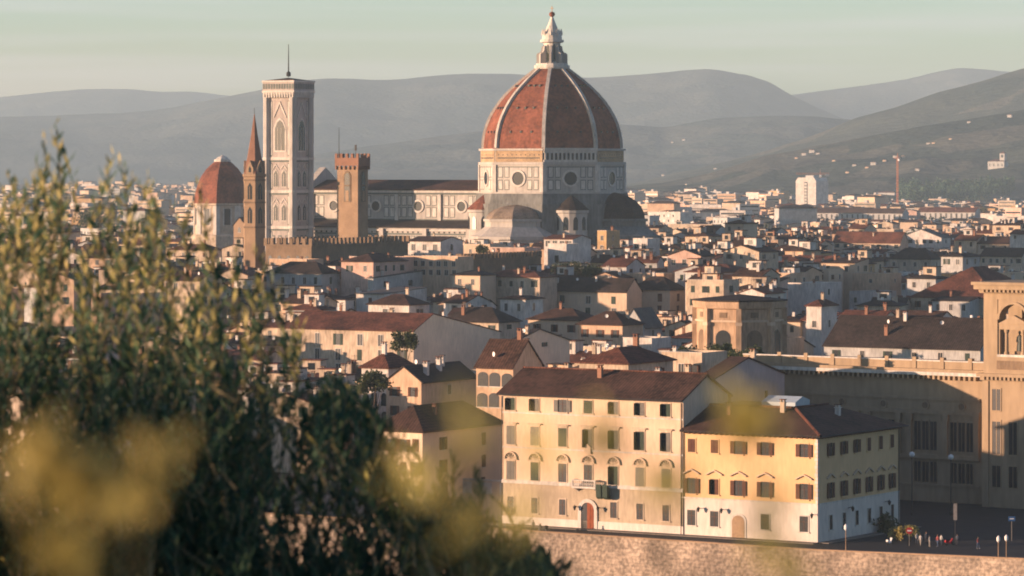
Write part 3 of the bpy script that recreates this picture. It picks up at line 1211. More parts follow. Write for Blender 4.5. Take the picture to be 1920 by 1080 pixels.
def battlement_palace():
    h = WZ(462, 1150)
    x, y, w, d = footprintY(498, 584, 765, 1150, A0)
    t = thing('battlemented_palace', 'large dark brown battlemented stone palace at the foot of the brick tower', 'palace', (x, y, 0), A0)
    m = MB()
    m.box(0, w, 0, d, -1, h, 'brown_stone')
    wl = m.build('wall', t)
    m = MB()
    m.box(-.4, w + .4, -.4, d + .4, h, h + .5, 'brown_stone')
    merlons(m, -.4, w + .4, -.4, d + .4, h + .5, 'brown_stone', 1.15, 1.05, 1.9)
    m.build('battlement', t)
    m = MB()
    m.box(.3, w - .3, .3, d - .3, h + .5, h + .62, 'roof_dark')
    m.build('roof', t)
    for i in range(5):
        put_window(t, 'front', w * (i + .5) / 5, h - 5.5, 1.3, 2.6, w, d, 'arch', 'shutter_brown', 'brown_stone')
    for i in range(9):
        put_window(t, 'side', d * (i + .5) / 9, h - 6.5, 1.4, 2.8, w, d, 'arch', 'shutter_brown', 'brown_stone')
    # its tower stands on the palace: a thing of its own
    Y = 1178
    x, y, w, d = footprintY(632, 671, 690, Y, A0)
    zt = WZ(312, Y)
    t = thing('battlemented_tower', 'square tan brick tower with red battlements, one arched bell opening and two masts', 'tower', (x, y, 0), A0)
    m = MB()
    m.box(0, w, 0, d, -1, zt, 'tan_brick')
    m.build('shaft', t)
    m = MB()
    o = .5
    n = 6
    for i in range(n):
        u = (w + .4) * i / (n - 1) - .2
        m.box(u - .22, u + .22, -o, .05, zt - 1.0, zt + .2, 'red_brick')
        v = (d + .4) * i / (n - 1) - .2
        m.box(w - .05, w + o, v - .22, v + .22, zt - 1.0, zt + .2, 'red_brick')
    m.box(-o, w + o, -o, d + o, zt + .2, zt + 2.7, 'red_brick')
    merlons(m, -o, w + o, -o, d + o, zt + 2.7, 'red_brick', .85, .7, 1.35)
    m.build('battlement', t)
    for nm, fr in (('bell_opening', (0, 0, 0)), ('bell_opening', (1, 0, 0))):
        q = MB()
        if fr[0] == 0:
            q.frame(w / 2, 0, 0)
        else:
            q.frame(w, d / 2, math.pi / 2)
        z = zt - 11.2
        q.ext([(-1.35, z), (1.35, z), (1.35, z + 8.4), (.7, z + 9.5), (0, z + 9.9), (-.7, z + 9.5), (-1.35, z + 8.4)], 'y', -.15, .3, 'brown_stone')
        q.ext([(-.95, z + .3), (.95, z + .3), (.95, z + 8.2), (.5, z + 9.0), (0, z + 9.3), (-.5, z + 9.0), (-.95, z + 8.2)], 'y', -.2, .3, 'dark_glass')
        q.box(-.95, .95, -.26, 0, z + 5.0, z + 5.4, 'brown_stone')
        q.box(-.6, .6, -.27, 0, z + .3, z + 3.6, 'tan_brick')
        q.T = None
        q.build(nm, t)
    m = MB()
    m.bar((.4, .5, zt + 2.5), (.4, .5, zt + 12.3), .13, 'dark_iron', 6, .06)
    m.build('mast', t)
    m = MB()
    m.bar((w * .7, d * .4, zt + 2.5), (w * .7, d * .4, zt + 6.4), .10, 'dark_iron')
    m.box(w * .7 - .35, w * .7 + .35, d * .4 - .1, d * .4 + .1, zt + 5.0, zt + 6.8, 'dark_iron')
    m.build('weather_vane', t)


battlement_palace()

# ------------------------------------------------------------------ the riverside palazzo and the yellow corner house
def hero_window(parent, key, place, wd, ht, state, hood, frame='cream_plaster', shut='shutter_green'):
    """window = stone surround, with pane and two shutters as its own pieces.  place = (x, y, z, rz)"""
    ck = ('hw', round(wd, 2), round(ht, 2), hood, frame)
    if ck not in WCACHE:
        m = MB()
        f = .13
        hw = wd / 2
        m.box(-hw - f, -hw, -.09, .05, -.05, ht + f, frame)
        m.box(hw, hw + f, -.09, .05, -.05, ht + f, frame)
        m.box(-hw, hw, -.09, .05, ht, ht + f, frame)
        m.box(-hw - f - .1, hw + f + .1, -.2, .05, -.22, -.05, frame)
        if hood == 'lintel':
            m.box(-hw - f - .05, hw + f + .05, -.12, .05, ht + f, ht + f + .22, frame)
            m.box(-hw - f - .3, hw + f + .3, -.34, .05, ht + f + .22, ht + f + .42, frame)
        elif hood == 'shell':
            r = hw + f + .32
            o = [(r * math.cos(t), ht + f + .28 + .95 * r * math.sin(t)) for t in np.linspace(0, math.pi, 13)]
            i_ = [((r - .22) * math.cos(t), ht + f + .28 + .95 * (r - .22) * math.sin(t)) for t in np.linspace(math.pi, 0, 13)]
            m.box(-r - .05, r + .05, -.26, .05, ht + f + .1, ht + f + .28, frame)
            m.ext(o + i_, 'y', -.30, .05, 'tan_plaster')
            for k in range(5):
                t = math.pi * (k + .7) / 5.4
                m.bar((0, -.06, ht + f + .34), ((r - .3) * math.cos(t), -.10, ht + f + .3 + .9 * (r - .3) * math.sin(t)), .05, frame, 5, .11)
        elif hood == 'brow':
            r = hw + f + .55
            o = [(-r, ht + .75), (-r * .5, ht + 1.1), (0, ht + 1.38), (r * .5, ht + 1.1), (r, ht + .75)]
            i_ = [(p, q - .2) for p, q in o[::-1]]
            m.ext(o + i_, 'y', -.30, .05, 'tan_plaster')
        WCACHE[ck] = m.data('window')
    x, y, z, rz = place
    o = link('window', WCACHE[ck], parent, (x, y, z), rz)
    pk = ('pane', round(wd, 2), round(ht, 2))
    if pk not in WCACHE:
        m = MB().box(-wd / 2, wd / 2, -.03, .05, -.05, ht, 'dark_glass')
        m.box(-.035, .035, -.05, -.03, -.05, ht, 'shutter_brown')
        m.box(-wd / 2, wd / 2, -.05, -.03, ht * .62, ht * .62 + .06, 'shutter_brown')
        WCACHE[pk] = m.data('pane')
        h2 = wd / 2
        m = MB()
        m.box(0, h2 - .01, -.05, 0, 0, ht - .06, shut)
        n = max(4, int(ht / .16))
        for i in range(n):
            m.box(.05, h2 - .06, -.075, -.05, .05 + (ht - .16) * i / n, .05 + (ht - .16) * (i + .6) / n, shut)
        WCACHE[pk + (shut,)] = m.data('shutter')
    sk = pk + (shut,)
    if sk not in WCACHE:
        h2 = wd / 2
        m = MB().box(0, h2 - .01, -.05, 0, 0, ht - .06, shut)
        n = max(4, int(ht / .16))
        for i in range(n):
            m.box(.05, h2 - .06, -.075, -.05, .05 + (ht - .16) * i / n, .05 + (ht - .16) * (i + .6) / n, shut)
        WCACHE[sk] = m.data('shutter')
    link('pane', WCACHE[pk], o)
    if state == 'closed':
        link('shutter', WCACHE[sk], o, (-wd / 2 + .005, -.055, 0))
        link('shutter', WCACHE[sk], o, (.005, -.055, 0))
    elif state == 'open':
        link('shutter', WCACHE[sk], o, (-wd - .0, -.11, 0))
        link('shutter', WCACHE[sk], o, (wd / 2 + .0, -.11, 0))
    elif state == 'right':
        link('shutter', WCACHE[sk], o, (.02, -.055, 0))
        q = link('shutter', WCACHE[sk], o, (-wd / 2, -.06, 0))
        q.rotation_euler = (0, 0, R(-78))
    return o


def balcony(parent, x0, x1, z):
    m = MB()
    m.box(x0, x1, -1.25, .05, z - .32, z - .05, 'white_stone')
    b = m.build('balcony', parent)
    m = MB()
    m.box(x0, x1, -1.25, -1.05, z + .82, z + .98, 'white_stone')
    for s in (x0, x1 - .2):
        m.box(s, s + .2, -1.05, .04, z + .82, z + .98, 'white_stone')
        m.box(s, s + .2, -1.25, -1.05, z - .05, z + .82, 'white_stone')
    n = 12
    for i in range(n):
        x = x0 + .35 + (x1 - x0 - .7) * i / (n - 1)
        m.lathe([(.05, z - .05), (.09, z + .25), (.05, z + .5), (.07, z + .82)], 8, 'white_stone', x, -1.15)
    m.build('balustrade', b)
    for s in (x0 + .25, x1 - .55):
        m = MB().ext([(.04, z - .32), (-1.05, z - .32), (-.25, z - .75), (.04, z - 1.0)], 'x', s, s + .3, 'white_stone')
        m.build('bracket', b)


def wall_lamp(parent, x, y, z, rz=0):
    if 'lamp' not in CHIM:
        m = MB()
        m.bar((0, 0, 0), (0, -.8, .25), .05, 'dark_iron')
        m.lathe([(.12, -.45), (.26, .02), (.30, .05), (.05, .28), (.03, .4)], 6, 'dark_iron', 0, -.8)
        CHIM['lamp'] = m.data('wall_lamp')
    link('wall_lamp', CHIM['lamp'], parent, (x, y, z), rz)


def drainpipe(parent, x, y, z0, z1):
    MB().bar((x, y, z0), (x, y, z1), .07, 'dark_iron').build('drainpipe', parent)


def eaves_brackets(parent, u0, u1, y, z, ax='x', name='eaves_bracket', wm='shutter_brown', st=.9, dep=.7):
    m = MB()
    n = int((u1 - u0) / st)
    for i in range(n):
        u = u0 + (i + .5) * (u1 - u0) / n
        if ax == 'x':
            m.box(u - .09, u + .09, y - dep, y, z - .22, z - .02, wm)
        else:
            m.box(y, y + dep, u - .09, u + .09, z - .22, z - .02, wm)
    m.build(name, parent)


def riverside_palazzo():
    a = R(-32.5)
    x0, y0 = WX(943, 574), 574.0
    w, h, d = 31.8, 20.2, 13.6
    t = thing('riverside_palazzo', 'four storey cream riverside palazzo with brown gable roof, shell window hoods and red door', 'palazzo', (x0, y0, 0), a)
    m = MB()
    hr = 3.15
    m.ext([(0, 6.6), (d, 6.6), (d, h), (d / 2, h + hr), (0, h)], 'x', 0, w, 'palazzo_plaster')
    m.box(0, w, 0, d, 1.3, 6.6, 'rusticated_stone')
    m.box(-.06, w + .06, -.14, d, -1, 1.3, 'base_plaster')
    wl = m.build('wall', t)
    q = MB()
    for z, th, pr in ((6.35, .45, .28), (6.8, .12, .14), (11.75, .22, .12), (17.05, .2, .12)):
        q.box(-.08, w + .06, -pr, .1, z, z + th, 'white_stone')
    q.box(-.1, w + .06, -.2, .1, h - .55, h - .02, 'white_stone')
    for i in range(12):
        z = 1.5 + i * .41
        q.box(-.03, w + .03, -.035, .1, z, z + .33, 'rusticated_stone')
    q.build('string_course', wl)
    for zc, n in ((1.3, 13), (7.0, 24)):
        pass
    q = MB()
    k = hr / (d / 2)
    ov = .95
    lo = [(-ov, h - ov * k), (d / 2, h + hr), (d + ov, h - ov * k)]
    q.ext([(p, z + .015) for p, z in lo] + [(p, z + .3) for p, z in lo[::-1]], 'x', -.6, w + .35, 'roof_brown')
    rf = q.build('roof', t)
    q = MB().box(-.6, w + .35, d / 2 - .18, d / 2 + .18, h + hr + .28, h + hr + .46, 'roof_red')
    q.build('ridge_tiles', rf)
    eaves_brackets(t, 0, w, 0, h - .12)
    MB().bar((-.6, -ov - .08, h - ov * k + .2), (w + .3, -ov - .08, h - ov * k + .2), .09, 'dark_iron').build('gutter', rf)
    cols = [1003, 1055, 1103, 1151, 1200, 1249]
    us = []
    for px in [958] + cols:
        tt = (px - 960) / F
        us.append((tt * y0 - x0) / (math.cos(a) - tt * math.sin(a)))
    st = [['right', 'right', 'open', 'closed', 'right', 'right', 'right'], ['closed', 'closed', 'closed', 'right', 'right', 'right', 'right'], ['closed', 'closed', 'none', 'none', 'right', 'closed', 'closed'], ['none'] * 7]
    for r, (z0, ht, wd, hood) in enumerate(((17.55, 1.85, 1.5, ''), (12.35, 2.75, 1.5, 'lintel'), (6.95, 2.75, 1.45, 'shell'), (2.0, 2.3, 1.15, ''))):
        for i, u in enumerate(us):
            if r == 3 and i == 3:
                continue
            hero_window(t, 0, (u, 0 if r < 3 else -.02, z0, 0), wd, ht, st[r][i], hood, shut='shutter_grey' if (i + r) % 3 else 'shutter_green')
    # door with its stone arch
    u = us[3]
    m = MB()
    o = [(u + 1.7 * math.cos(q_), 2.9 + 1.7 * math.sin(q_)) for q_ in np.linspace(0, math.pi, 15)]
    i_ = [(u + 1.15 * math.cos(q_), 2.9 + 1.15 * math.sin(q_)) for q_ in np.linspace(math.pi, 0, 15)]
    m.ext([(u + 1.7, -.5)] + o + [(u - 1.7, -.5), (u - 1.15, -.5)] + i_ + [(u + 1.15, -.5)], 'y', -.24, .1, 'white_stone')
    dr = m.build('door_frame', t)
    pts = [(u - .12, -.5), (u + 1.15, -.5), (u + 1.15, 2.9)] + [(u + 1.15 * math.cos(q_), 2.9 + 1.15 * math.sin(q_)) for q_ in np.linspace(.1, math.pi / 2 + .1, 8)]
    m = MB().ext(pts, 'y', -.16, .1, 'wood_red')
    for zz in (.2, 1.4, 2.6):
        for xx in (u, u + .6):
            m.box(xx, xx + .45, -.2, -.15, zz, zz + .9, 'wood_red')
    m.build('door', dr)
    pts = [(u - 1.15, -.5), (u - .12, -.5)] + [(u + 1.15 * math.cos(q_), 2.9 + 1.15 * math.sin(q_)) for q_ in np.linspace(math.pi / 2 + .1, math.pi, 8)]
    MB().ext(pts, 'y', -.14, .1, 'dark_glass').build('open_doorway', dr)
    balcony(t, u - 2.2, u + 2.0, 6.55)
    m = MB()
    m.ext([(u - .55, 11.4), (u + .55, 11.4), (u + .6, 12.4), (u, 12.9), (u - .6, 12.4)][::1], 'y', -.3, .1, 'tan_plaster')
    m.build('crest', t)
    # two flags on poles over the door, hanging dark
    for s, du in ((.35, 2.5), (.2, 3.6)):
        m = MB()
        m.bar((u + du, -.1, 6.2), (u + du + .3, -1.5, 7.1), .04, 'dark_iron')
        f = m.build('flag_pole', t)
        m = MB().ext([(-1.45, 7.0), (-.5, 6.4), (-.45, 5.0), (-.9, 4.75), (-1.4, 5.1)], 'x', u + du - .3, u + du + .55, 'shutter_green')
        m.build('flag', f)
    for du in (-1.9, 2.2):
        wall_lamp(t, u + du, -.05, 3.3)
    drainpipe(t, -.12, -.12, 0, h - .6)
    drainpipe(t, w - .3, -.12, 0, h - .6)
    for i, (cu, cv) in enumerate(((6, 9), (14.5, 4.8), (22, 9.5), (28, 8))):
        link('chimney', chimney_mesh(i), rf, (cu, cv, h + hr * (1 - abs(cv - d / 2) / (d / 2)) + .3))


riverside_palazzo()


def corner_house():
    a = R(-32.5)
    x0, y0 = WX(1281, 557), 557.0
    w, d, h = 22.5, 26.4, 15.4
    t = thing('corner_house', 'yellow three storey corner house with white ground floor and brown hip roof', 'house', (x0, y0, 0), a)
    m = MB()
    m.box(0, w, 0, d, 5.55, h, 'yellow_plaster')
    m.box(-.05, w + .05, -.05, d, -1, 5.5, 'base_plaster')
    wl = m.build('wall', t)
    q = MB()
    q.box(-.1, w + .1, -.16, d, 5.5, 5.72, 'white_stone')
    for i in range(17):
        z = 5.75 + i * .56
        k = .45 if i % 2 else .3
        q.box(w - k, w + .05, -.05, k, z, z + .48, 'white_stone')
    q.build('quoins', wl)
    q = MB()
    ov, th = .95, .25
    W2, D2, ins = w + ov, d + ov, 8.0
    zt = h + 3.55
    vs = [(-.1, -ov, h), (W2, -ov, h), (W2, D2, h), (-.1, D2, h), (-.1, -ov, h + th), (W2, -ov, h + th), (W2, D2, h + th), (-.1, D2, h + th),
          (-.1, ins, zt), (w - ins, ins, zt), (w - ins, d - ins, zt), (-.1, d - ins, zt)]
    q.add(vs, [(0, 3, 2, 1), (0, 1, 5, 4), (1, 2, 6, 5), (2, 3, 7, 6), (3, 0, 4, 8, 11, 7), (4, 5, 9, 8), (5, 6, 10, 9), (6, 7, 11, 10), (8, 9, 10, 11)], 'roof_brown')
    rf = q.build('roof', t)
    q = MB()
    q.bar((W2, -ov, h + th), (w - ins, ins, zt + .05), .24, 'roof_red', 6)
    q.bar((-.1, ins, zt + .02), (w - ins, ins, zt + .02), .22, 'roof_red', 6)
    q.bar((w - ins, ins, zt + .02), (w - ins, d - ins, zt + .02), .22, 'roof_red', 6)
    q.build('ridge_tiles', rf)
    m = MB()
    m.ext([(ins + 1.2, zt), (ins + 5.8, zt), (ins + 5.8, zt + .9), (ins + 3.5, zt + 1.5), (ins + 1.2, zt + .7)], 'x', 8.2, w - ins - .6, 'skylight_glass')
    m.build('skylight', rf)
    for i, (cu, cv, cz) in enumerate(((w - ins - 1.2, 6.5, zt - .5), (5, 5, h + 2.4), (w - 4.5, 15, h + 2.0))):
        link('chimney', chimney_mesh(0 if i == 0 else i), rf, (cu, cv, cz))
    eaves_brackets(t, 0, w, 0, h - .02, 'x')
    eaves_brackets(t, 0, d, w, h - .02, 'y')
    MB().bar((0, -ov - .08, h + .12), (W2, -ov - .08, h + .12), .09, 'dark_iron').bar((W2 + .08, -ov, h + .12), (W2 + .08, D2, h + .12), .09, 'dark_iron').build('gutter', rf)

    def uu(px):
        tt = (px - 960) / F
        return (tt * y0 - x0) / (math.cos(a) - tt * math.sin(a))
    us = [uu(p) for p in (1297, 1340, 1385, 1435, 1508)]
    cx, cy = x0 + w * math.cos(a), y0 + w * math.sin(a)

    def vv(px):
        tt = (px - 960) / F
        return (tt * cy - cx) / (-math.sin(a) - tt * math.cos(a))
    vs_ = [vv(p) for p in (1557, 1582, 1606, 1629, 1651, 1672)]
    st_top = ['closed', 'closed', 'open', 'open', 'open']
    st_mid = ['open', 'right', 'open', 'open', 'open']
    for i, u in enumerate(us):
        hero_window(t, 0, (u, 0, 12.45, 0), 1.25 if i < 2 else 1.35, 1.9, st_top[i], '', 'yellow_plaster', 'shutter_brown')
        hero_window(t, 0, (u, 0, 6.3, 0), 1.35, 2.25, st_mid[i], 'brow', 'yellow_plaster', 'shutter_brown')
        if i != 2:
            hero_window(t, 0, (u, -.05, 1.6, 0), 1.4, 2.2, 'none', '', 'white_stone', 'shutter_brown')
    u = us[2]
    pts = [(u - 1.05, -.5), (u + 1.05, -.5), (u + 1.05, 2.4)] + [(u + 1.05 * math.cos(q_), 2.4 + 1.0 * math.sin(q_)) for q_ in np.linspace(.1, math.pi - .1, 10)] + [(u - 1.05, 2.4)]
    m = MB().ext([((p - u) * 1.25 + u, z * 1.08) for p, z in pts], 'y', -.14, .0, 'white_stone')
    df = m.build('door_frame', t)
    MB().ext(pts, 'y', -.18, -.02, 'tan_brick').build('door', df)
    for i, v in enumerate(vs_):
        hero_window(t, 0, (w, v, 12.45, math.pi / 2), 1.15, 1.9, 'open' if i < 3 else 'closed', '', 'yellow_plaster', 'shutter_brown')
        hero_window(t, 0, (w, v, 6.3, math.pi / 2), 1.15, 2.25, 'open', 'brow', 'yellow_plaster', 'shutter_brown')
        hero_window(t, 0, (w + .05, v, 1.7, math.pi / 2), .95, 2.1, 'none', '', 'white_stone', 'shutter_brown')
    for u in (us[0] + 1.6, us[1] + 1.6, w - .5):
        wall_lamp(t, u, -.08, 4.1)
    for v in (vs_[1] + 1.2, vs_[4] + 1.2):
        wall_lamp(t, w + .08, v, 4.4, math.pi / 2)
    drainpipe(t, .1, -.14, 0, h - .3)
    drainpipe(t, w + .12, d - .4, 0, h - .3)


corner_house()


# ------------------------------------------------------------------ the library with its tower (right edge)
def library():
    XL, YL, XR, YR = WX(1392, 634), 634.0, WX(1838, 607), 607.0
    a = math.atan2(YR - YL, XR - XL)
    w = math.hypot(XR - XL, YR - YL)
    d, h = 26.0, 20.8
    t = thing('library', 'long sandstone library front with bracketed cornice, tall window bays and flat parapet', 'library', (XL, YL, 0), a)
    m = MB()
    m.box(0, w + 18, 0, d, -1, h, 'library_stone')
    wl = m.build('wall', t)
    m = MB()
    m.box(-.5, w + 2.3, -1.3, .02, h - .1, h + .45, 'white_stone')
    m.box(-.3, w + 2.3, -.9, .02, h + .45, h + .9, 'library_stone')
    m.box(0, w + 18, .02, d, h, h + .9, 'library_stone')
    m.box(0, w + 2.3, .3, .9, h + .9, h + 2.1, 'library_stone')
    m.box(-.1, w + 2.3, .2, 1.0, h + 2.1, h + 2.3, 'white_stone')
    c = m.build('cornice', t)
    m = MB()
    n = int(w / .95)
    for i in range(n):
        u = (i + .5) * w / n
        m.box(u - .2, u + .2, -1.05, .02, h - .75, h - .101, 'library_stone')
    m.build('cornice_brackets', c)
    for i in range(9):
        u = 2 + i * (w - 4) / 8
        MB().box(u - .35, u + .35, .15, 1.05, h + .9, h + 2.75, 'library_stone').build('parapet_post', c)
    m = MB()
    m.box(0, w, -.25, .05, 16.6, 17.1, 'library_stone')
    m.box(0, w, -.35, .05, 14.3, 14.9, 'library_stone')
    m.box(0, w, -.5, .05, 7.0, 7.7, 'library_stone')
    m.box(0, w, -.25, .05, 2.6, 2.9, 'library_stone')
    m.build('string_course', wl)
    nb = 6
    for i in range(nb):
        u = 3.8 + i * (w - 6) / (nb - 1)
        u = min(u, w - 3.4)
        for s in (-2.9, 2.9):
            q = MB()
            q.box(u + s - .45, u + s + .45, -.55, .05, 7.7, 14.3, 'library_stone')
            q.box(u + s - .6, u + s + .6, -.65, .05, 13.3, 14.29, 'library_stone')
            q.build('pilaster', wl)
        for k in (-1.5, 0, 1.5):
            o = link('window', win_mesh('plain', 'shutter_brown', 'library_stone'), t, (u + k, -.02, 8.4), 0, (1.2, 1, 4.7))
            link('window', win_mesh('plain', 'shutter_brown', 'library_stone'), t, (u + k, -.02, 3.2), 0, (1.2, 1, 3.3))
        q = MB()
        ring_disc(q.frame(u, 0, 0), 0, 15.7, .55, .2, -.05, -.2, 'library_stone', 'brown_stone', 12)
        q.T = None
        q.build('medallion', wl)
    # --- the tower: pierced bay with arch, columns and statue
    ta = a
    tx, ty = XL + (w + 2.4) * math.cos(a) + 3.2 * math.sin(a), YL + (w + 2.4) * math.sin(a) - 3.2 * math.cos(a)
    tw, td, th = 10.7, 10.7, 35.0
    t2 = thing('library_tower', 'square sandstone tower with open arch, columns and a standing statue, at right edge', 'tower', (tx, ty, 0), a)
    m = MB()
    m.box(0, tw, 0, td, -1, 24.2, 'library_stone')
    # upper stage as four piers and spandrels, with a dark wall put behind the arch
    for x in (0, tw - 2.5):
        for y in (0, td - 2.5):
            m.box(x, x + 2.5, y, y + 2.5, 24.2, 33.4, 'library_stone')
    m.box(0, tw, 0, td, 33.4, th - .6, 'library_stone')
    m.box(1.5, tw - 1.5, td - 1.2, td - .4, 24.2, 33.4, 'brown_stone')
    sh = m.build('shaft', t2)
    uc = tw / 2
    ra = tw / 2 - 2.5
    m = MB()
    arc = [(uc + ra * math.cos(q_), 30.2 + ra * 1.0 * math.sin(q_)) for q_ in np.linspace(0, math.pi, 17)]
    m.ext([(tw - 2.5, 33.4), (2.5, 33.4), (2.5, 30.2)] + arc[::-1][1:-1] + [(tw - 2.5, 30.2)], 'y', .1, 2.0, 'library_stone')
    o = [(uc + (ra + .0) * math.cos(q_), 30.2 + ra * 1.0 * math.sin(q_)) for q_ in np.linspace(0, math.pi, 17)]
    o2 = [(uc + (ra - .4) * math.cos(q_), 30.2 + (ra - .4) * 1.0 * math.sin(q_)) for q_ in np.linspace(math.pi, 0, 17)]
    m.ext(o + o2, 'y', -.2, 1.9, 'library_stone')
    m.build('arch', t2)
    m = MB()
    m.box(2.5, tw - 2.5, .2, 1.1, 28.6, 29.5, 'library_stone')
    m.ext([(2.5, 29.5), (tw - 2.5, 29.5), (uc, 30.9)], 'y', .1, 1.1, 'library_stone')
    m.build('entablature', t2)
    for x in (uc - 1.5, uc + 1.5):
        m = MB().lathe([(.42, 24.6), (.42, 24.9), (.30, 25.1), (.26, 27.9), (.42, 28.3), (.42, 28.6)], 14, 'library_stone', x, .65)
        m.build('column', t2)
    m = MB()
    m.box(2.5, tw - 2.5, -.15, .9, 24.2, 24.6, 'white_stone')
    m.box(2.4, tw - 2.4, -.08, .02, 22.2, 23.6, 'brown_stone')
    m.box(uc + 2.5, uc + 2.84, .2, 1.0, 24.6, 28.6, 'library_stone')
    m.box(uc - 2.84, uc - 2.5, .2, 1.0, 24.6, 28.6, 'library_stone')
    m.build('balcony_parapet', t2)
    m = MB()
    for z0, z1, pr in ((th - .6, th, .5), (th, th + .7, 1.2), (th + .7, th + 1.2, 1.5)):
        m.box(-pr, tw + pr, -pr, td + pr, z0, z1, 'library_stone')
    m.build('cornice', t2)
    m = MB()
    for z0, z1, pr in ((21.0, 21.5, .9), (20.4, 21.0, .45)):
        m.box(-pr, tw + pr, -pr, td + pr, z0, z1, 'library_stone')
    m.build('string_course', t2)
    m = MB()
    for i in range(14):
        u = (i + .5) * tw / 14
        m.box(u - .18, u + .18, -1.05, -.505, th - .45, th - .005, 'library_stone')
        m.box(u - .18, u + .18, -.85, -.455, 20.5, 20.995, 'library_stone')
    for i in range(13):
        u = (i + .5) * td / 13
        m.box(-1.05, -.505, u - .18, u + .18, th - .45, th - .005, 'library_stone')
    m.build('cornice_brackets', t2)
    for k in (-3, 0, 3):
        for z, hh in ((8.6, 5.2), (3.3, 3.4), (15.6, 3.4)):
            if z == 15.6 and k == 0:
                continue
            link('window', win_mesh('plain', 'shutter_brown', 'library_stone'), t2, (uc + k, -.02, z), 0, (1.5, 1, hh))
    m = MB()
    m.box(-.2, .95, -.2, .95, -1, 20.3, 'library_stone')
    m.build('pilaster', t2)
    MB().box(tw - .95, tw + .2, -.2, .95, -1, 20.3, 'library_stone').build('pilaster', t2)
    # statue: a thing of its own
    sx, sy = uc, 2.2
    st = thing('statue', 'dark standing stone statue inside the arch of the sandstone tower', 'statue',
               (tx + sx * math.cos(a) - sy * math.sin(a), ty + sx * math.sin(a) + sy * math.cos(a), 24.2), a)
    m = MB()
    m.box(-.6, .6, -.6, .6, 0, .9, 'brown_stone')
    m.lathe([(.50, .9), (.46, 1.6), (.36, 2.3), (.44, 2.9), (.30, 3.35), (.14, 3.5), (.13, 3.65), (.22, 3.8), (.22, 4.0), (.1, 4.15)], 12, 'green_marble')
    m.bar((.38, 0, 3.2), (.55, -.3, 2.5), .13, 'green_marble', 8, .09)
    m.bar((.55, -.3, 2.5), (.2, -.5, 2.75), .09, 'green_marble', 8, .07)
    m.bar((-.38, 0, 3.2), (-.55, -.05, 2.3), .13, 'green_marble', 8, .08)
    m.build('figure', st)


library()


# ------------------------------------------------------------------ church apse with pilasters (right of centre)
def church_apse():
    Y = 770
    px0, px1 = 1303, 1480
    zt = WZ(566, Y)
    t = thing('church_apse', 'round drum of a church with pilasters and arched recesses, half orange lit, half dark', 'church', (WX(1391, Y), Y + 8, 0), R(-27))
    r = (px1 - px0) / 2 / F * Y
    m = MB()
    n = 8
    m.lathe([(r - .6, -1), (r - .6, zt - 1.6), (r - .1, zt - 1.4), (r + .1, zt - .4), (r + .1, zt)], n, 'church_stone', a0=R(22.5))
    dr = m.build('drum', t)
    m = MB().lathe([(r + .3, zt), (r + .3, zt + .3), (.3, zt + 1.3), (.05, zt + 1.4)], n, 'roof_dark', a0=R(22.5))
    m.build('roof', t)
    for k in range(n):
        ang = k * 2 * math.pi / n
        ap = (r - .6) * math.cos(math.pi / n)
        q = on_face(MB(), ang, ap)
        sd = 2 * (r - .6) * math.sin(math.pi / n)
        q.box(-sd / 2, sd / 2, -.3, .1, zt - 4.2, zt - 3.8, 'tan_plaster')
        q.T = None
        q.build('string_course', dr)
        q = on_face(MB(), ang, ap)
        z = zt - 11.5
        hw = sd * .24
        q.ext([(-hw, z - 3), (hw, z - 3), (hw, z + 4)] + [(hw * math.cos(u), z + 4 + hw * math.sin(u)) for u in np.linspace(.2, math.pi - .2, 9)] + [(-hw, z + 4)], 'y', -.08, .3, 'brown_stone' if k % 2 else 'dark_glass')
        q.ext([(-hw * .5, zt - 3.3), (hw * .5, zt - 3.3), (hw * .5, zt - 2.2), (-hw * .5, zt - 2.2)], 'y', -.08, .3, 'brown_stone')
        q.T = None
        q.build('arched_recess', dr)
        q = MB().frame((r - .55) * math.cos(ang + math.pi / n), (r - .55) * math.sin(ang + math.pi / n), ang + math.pi / n + math.pi / 2)
        q.box(-.55, .55, -.65, .3, -1, zt - 1.4, 'church_stone')
        q.box(-.7, .7, -.75, .3, zt - 4.9, zt - 4.2, 'tan_plaster')
        q.T = None
        q.build('pilaster', dr)


church_apse()


